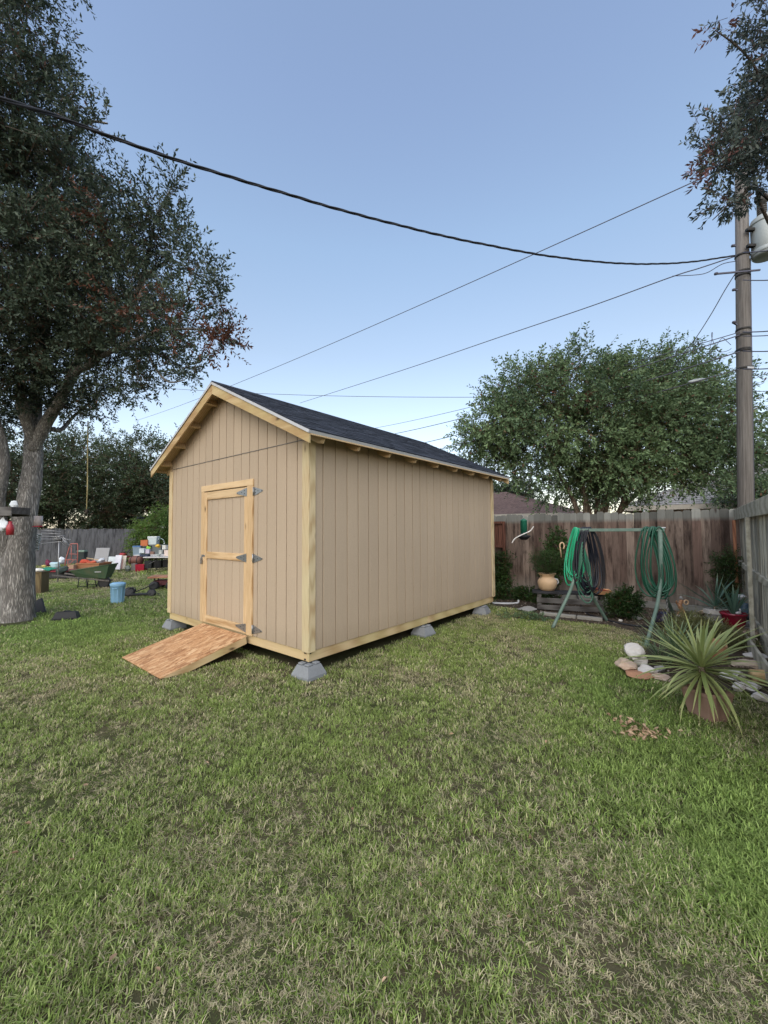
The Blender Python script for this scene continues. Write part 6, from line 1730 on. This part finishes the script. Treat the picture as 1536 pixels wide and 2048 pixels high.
# bins under the tables
crate('black_tote', 'black tote on the grass under the near end of the nearer table', 'tote', 288, 1122, 303, 1137, YA+.7, (.016,.018,.02,1))
crate('black_tote', 'black tote under the nearer table, deeper and right of the first', 'tote', 306, 1121, 322, 1136, YA+.8, (.012,.013,.016,1))
crate('black_crate', 'black crate under the nearer table touching the shed in view', 'crate', 325, 1120, 345, 1135, YA+.8, (.014,.014,.018,1))
crate('red_tub', 'bright red tub on the grass in front of the folding tables', 'tub', 270, 1129, 288, 1143, gp(280,1143).y, (.32,.015,.035,1), taper=.92, rough=.35)
crate('grey_tub', 'grey tub just left of the bright red one', 'tub', 262, 1128, 271, 1142, gp(266,1141).y, (.20,.18,.17,1))
dr = gp(272, 1135)
DR = thing('brown_barrel', 'brown barrel lying on a cradle under the farther folding table', 'barrel', wp(272, 1121, YB-.1), 0)
brl = plain('barrel_brown', (.17,.075,.055,1), .55, 0, .2, 6, .1)
kk = YB/F
MB().lathe([(0,-11*kk),(7.5*kk,-11*kk),(9*kk,-5*kk),(9.3*kk,0),(9*kk,5*kk),(7.5*kk,11*kk),(0,11*kk)], 24, M=Matrix.Rotation(R(90), 4, 'Y')).build('body', brl, DR)
for x in (-6, 6): MB().lathe([(9.1*kk,-.012),(9.5*kk,-.01),(9.5*kk,.01),(9.1*kk,.012)], 24, M=Matrix.Translation((x*kk,0,0)) @ Matrix.Rotation(R(90), 4, 'Y')).build('hoop', M['black'], DR)
zf = -wp(272, 1121, YB-.1).z
mb = MB()
for x in (-7, 7): mb.beam((x*kk,0,zf), (x*kk,0,-8.5*kk), .05, .05)
mb.build('cradle', M['black'], DR)
# red machine, boards against the fence
rm = gp(247, 1126)
RM = thing('red_mower', 'small red and black engine machine near the left fence behind the white boards', 'mower', rm, 0)
k4 = rm.y/F
MB().box((-9*k4,-.2,6*k4), (9*k4,.2,14*k4), .03).build('housing', redm, RM); MB().box((-6*k4,-.15,14.1*k4), (5*k4,.15,20*k4), .04).build('engine', redm, RM)
MB().lathe([(0,0),(.11,0),(.12,.05),(0,.06)], 16, (0,0,20.2*k4)).build('cap', M['black'], RM)
mb = MB(); mb.tube([(5*k4,0,14*k4),(9*k4,0,24*k4),(14*k4,0,27*k4)], .02, 7); mb.build('handle', M['black'], RM)
for x in (-7, 7):
    for y in (-.22, .22): MB().lathe([(.03,-.03),(6*k4,-.035),(6.3*k4,0),(6*k4,.035),(.03,.03)], 18, M=Matrix.Translation((x*k4,y,6.3*k4)) @ Matrix.Rotation(R(90), 4, 'X')).build('wheel', M['black'], RM)
def board(name, label, cat, x0, y0, x1, y1, Yb, lean, colr, t=.03, ribs=0):
    a = wp(x0, y1, Yb); b = wp(x1, y0, Yb); w_, h = b.x-a.x, b.z-max(a.z, 0)
    T = MB().box((0,0,0), (w_, t, h), .006).build(name, plain(name+str(x0), colr, .6, 0, .12, 6, .15), None, loc=Vector((a.x, Yb, max(a.z, 0))), rot=(-lean, 0, 0))
    for q in range(ribs): MB().box((.02,-.008,h*(q+.5)/ribs-.01), (w_-.02,-.0005,h*(q+.5)/ribs+.01), .002).build('rib', T.data.materials[0], T)
    return tag(T, label, cat)
board('ribbed_board', 'ribbed grey plastic board leaning against the left fence above the wheelbarrow', 'board', 187, 1095, 215, 1124, 19.0, .25, (.26,.26,.27,1), .05, 6)
board('white_board', 'leftmost white board leaning behind the wheelbarrow', 'board', 214, 1113, 229, 1134, 17.2, .2, (.55,.60,.62,1))
board('white_board', 'middle, tallest white board leaning behind the wheelbarrow', 'board', 227, 1110, 240, 1139, 16.9, .2, (.62,.62,.68,1))
board('striped_board', 'cream board with brown edge, right of the white boards', 'board', 240, 1111, 250, 1138, 17.0, .2, (.50,.45,.38,1))
board('brown_board', 'narrow reddish board standing between white boards and barrel', 'board', 241, 1118, 244.5, 1138, 16.85, .2, (.20,.11,.10,1), .012)
bag('white_helmet_bag', 'black and white bag propped on the box behind the wheelbarrow', 'bag', wp(201, 1133, 15.8), .34, .25, .42, plain('bw_bag', (.50,.52,.55,1), .6, dirt=(.03,.035,.05,1)), 44, .4)
tag(bag('small_plant', 'grey bucket between the white boards and the brown barrel', 'bucket', wp(256, 1139, 16.7)*Vector((1,1,0)), .4, .35, .28, plain('bucket_grey', (.13,.15,.13,1), .6), 45))
# big cardboard box and red goods
crate('cardboard_box', 'large orange-brown cardboard box behind the wheelbarrow tray', 'box', 152, 1126, 198, 1150, 15.2, (.33,.15,.075,1), d_=.7, taper=1.0, rough=.85)
for i, (x, y, rr, c, lb) in enumerate(((170,1126,.22,(.42,.06,.03,1),'red cloth heap on the left of the big cardboard box'),(185,1127,.20,(.48,.10,.05,1),'orange-red cloth heap on the right of the big cardboard box'))):
    bag('cloth_heap', lb, 'cloth', wp(x, y, 15.5)-Vector((0,0,.02)), rr*2.2, .3, .16, plain('red_cloth_%d' % i, c, .8), 50+i)
for i in range(2):
    tag(MB().beam(wp(168+i*5, 1118-i*2, 15.6), wp(196+i*3, 1124-i*4, 15.8), .09, .025, bev=.004).build('lath', M['raft'] if i else M['pole'], None), ('lower', 'upper')[i]+' wooden lath resting across the big cardboard box', 'lath', 'laths on the cardboard box')
crate('green_bin', 'dark bin with pale green lid between the red trolley and the cardboard box', 'bin', 153, 1104, 168, 1128, 16.0, (.02,.03,.03,1), lid=(.18,.26,.21,1))
# red hand truck
ht = gp(142, 1151)
HT = thing('hand_truck', 'faded red tubular hand trolley standing upright left of the cardboard box', 'hand truck', ht, 0)
k5 = ht.y/F
redt = plain('faded_red_tube', (.36,.12,.10,1), .5, 0, .15, 8, .05)
def H(x, y, z=0): return ((x-142)*k5, z, (1151-y)*k5)
mb = MB(); mb.tube([H(129,1148), H(130,1122), H(139,1089), H(141,1088), H(153,1088), H(154,1092), H(154,1150)], .018, 8); mb.build('frame', redt, HT)
for (a, b) in ((H(130,1120), H(154,1120)), (H(138,1108), H(154,1109)), (H(141,1090), H(142,1120)), (H(130,1121), H(140,1118)), (H(146,1121), H(133,1134)), (H(135,1121), H(136,1146))): MB().tube([Vector(a), Vector(b)], .013, 7).build('cross_tube', redt, HT)
MB().box((-13*k5,-.22,0), (12*k5,0,.015), .003).build('toe_plate', redt, HT)
for x in (131, 152): MB().lathe([(.03,-.03),(.11,-.035),(.12,0),(.11,.035),(.03,.03)], 18, M=Matrix.Translation(H(x, 1146, .1)) @ Matrix.Rotation(R(90), 4, 'Y')).build('wheel', M['black'], HT)
crate('small_carton', 'small tan carton with white flap on the red trolley\'s plate', 'box', 135, 1130, 147, 1145, 15.0, (.42,.27,.18,1), taper=1.0, rough=.85)
# low table with cloths at left
lt = gp(108, 1160)
LT = thing('low_table', 'low dark table with red edge, heaped with cloth, behind the brown cabinet', 'table', lt+Vector((0,.3,0)), 0)
k6 = lt.y/F
MB().box((-26*k6,-.3,15.5*k6), (24*k6,.4,18*k6), .01).build('table_top', plain('table_red_edge', (.22,.02,.03,1), .5), LT)
MB().box((-24*k6,-.26,3*k6), (22*k6,.36,15.4*k6), .01).build('dark_box', M['black'], LT)
for sx in (-22, 20):
    for y in (-.24, .32): MB().box((sx*k6-.03,y-.03,0), (sx*k6+.03,y+.03,3*k6)).build('leg', M['black'], LT)
bag('teal_cloth', 'teal green folded cloth on the low table', 'cloth', wp(99, 1141, lt.y+.1), .55, .5, .14, plain('teal_cloth', (.02,.20,.14,1), .8), 60)
bag('light_blue_cloth', 'light blue cloth heap at the middle of the low table', 'cloth', wp(112, 1139, lt.y+.15), .40, .35, .34, plain('pale_blue_cloth', (.38,.52,.58,1), .8), 61)
bag('white_shirt', 'white garment propped highest on the low table', 'cloth', wp(121, 1130, lt.y+.25), .26, .16, .34, wht, 62)
bag('yellow_toy', 'small yellow plush toy at the left end of the low table', 'toy', wp(88, 1136, lt.y+.1), .16, .15, .14, plain('yellow_plush', (.62,.48,.16,1), .9), 63)
bag('maroon_bag', 'dark red bag behind the yellow toy on the low table', 'bag', wp(96, 1132, lt.y+.5), .36, .25, .26, plain('maroon_cloth', (.13,.02,.05,1), .8), 64)
bag('dark_sack', 'dark grey-green sack at the right end of the low table', 'sack', wp(124, 1148, lt.y), .45, .4, .30, plain('dark_sack', (.04,.06,.055,1), .8), 65)
bpy.context.view_layer.update()
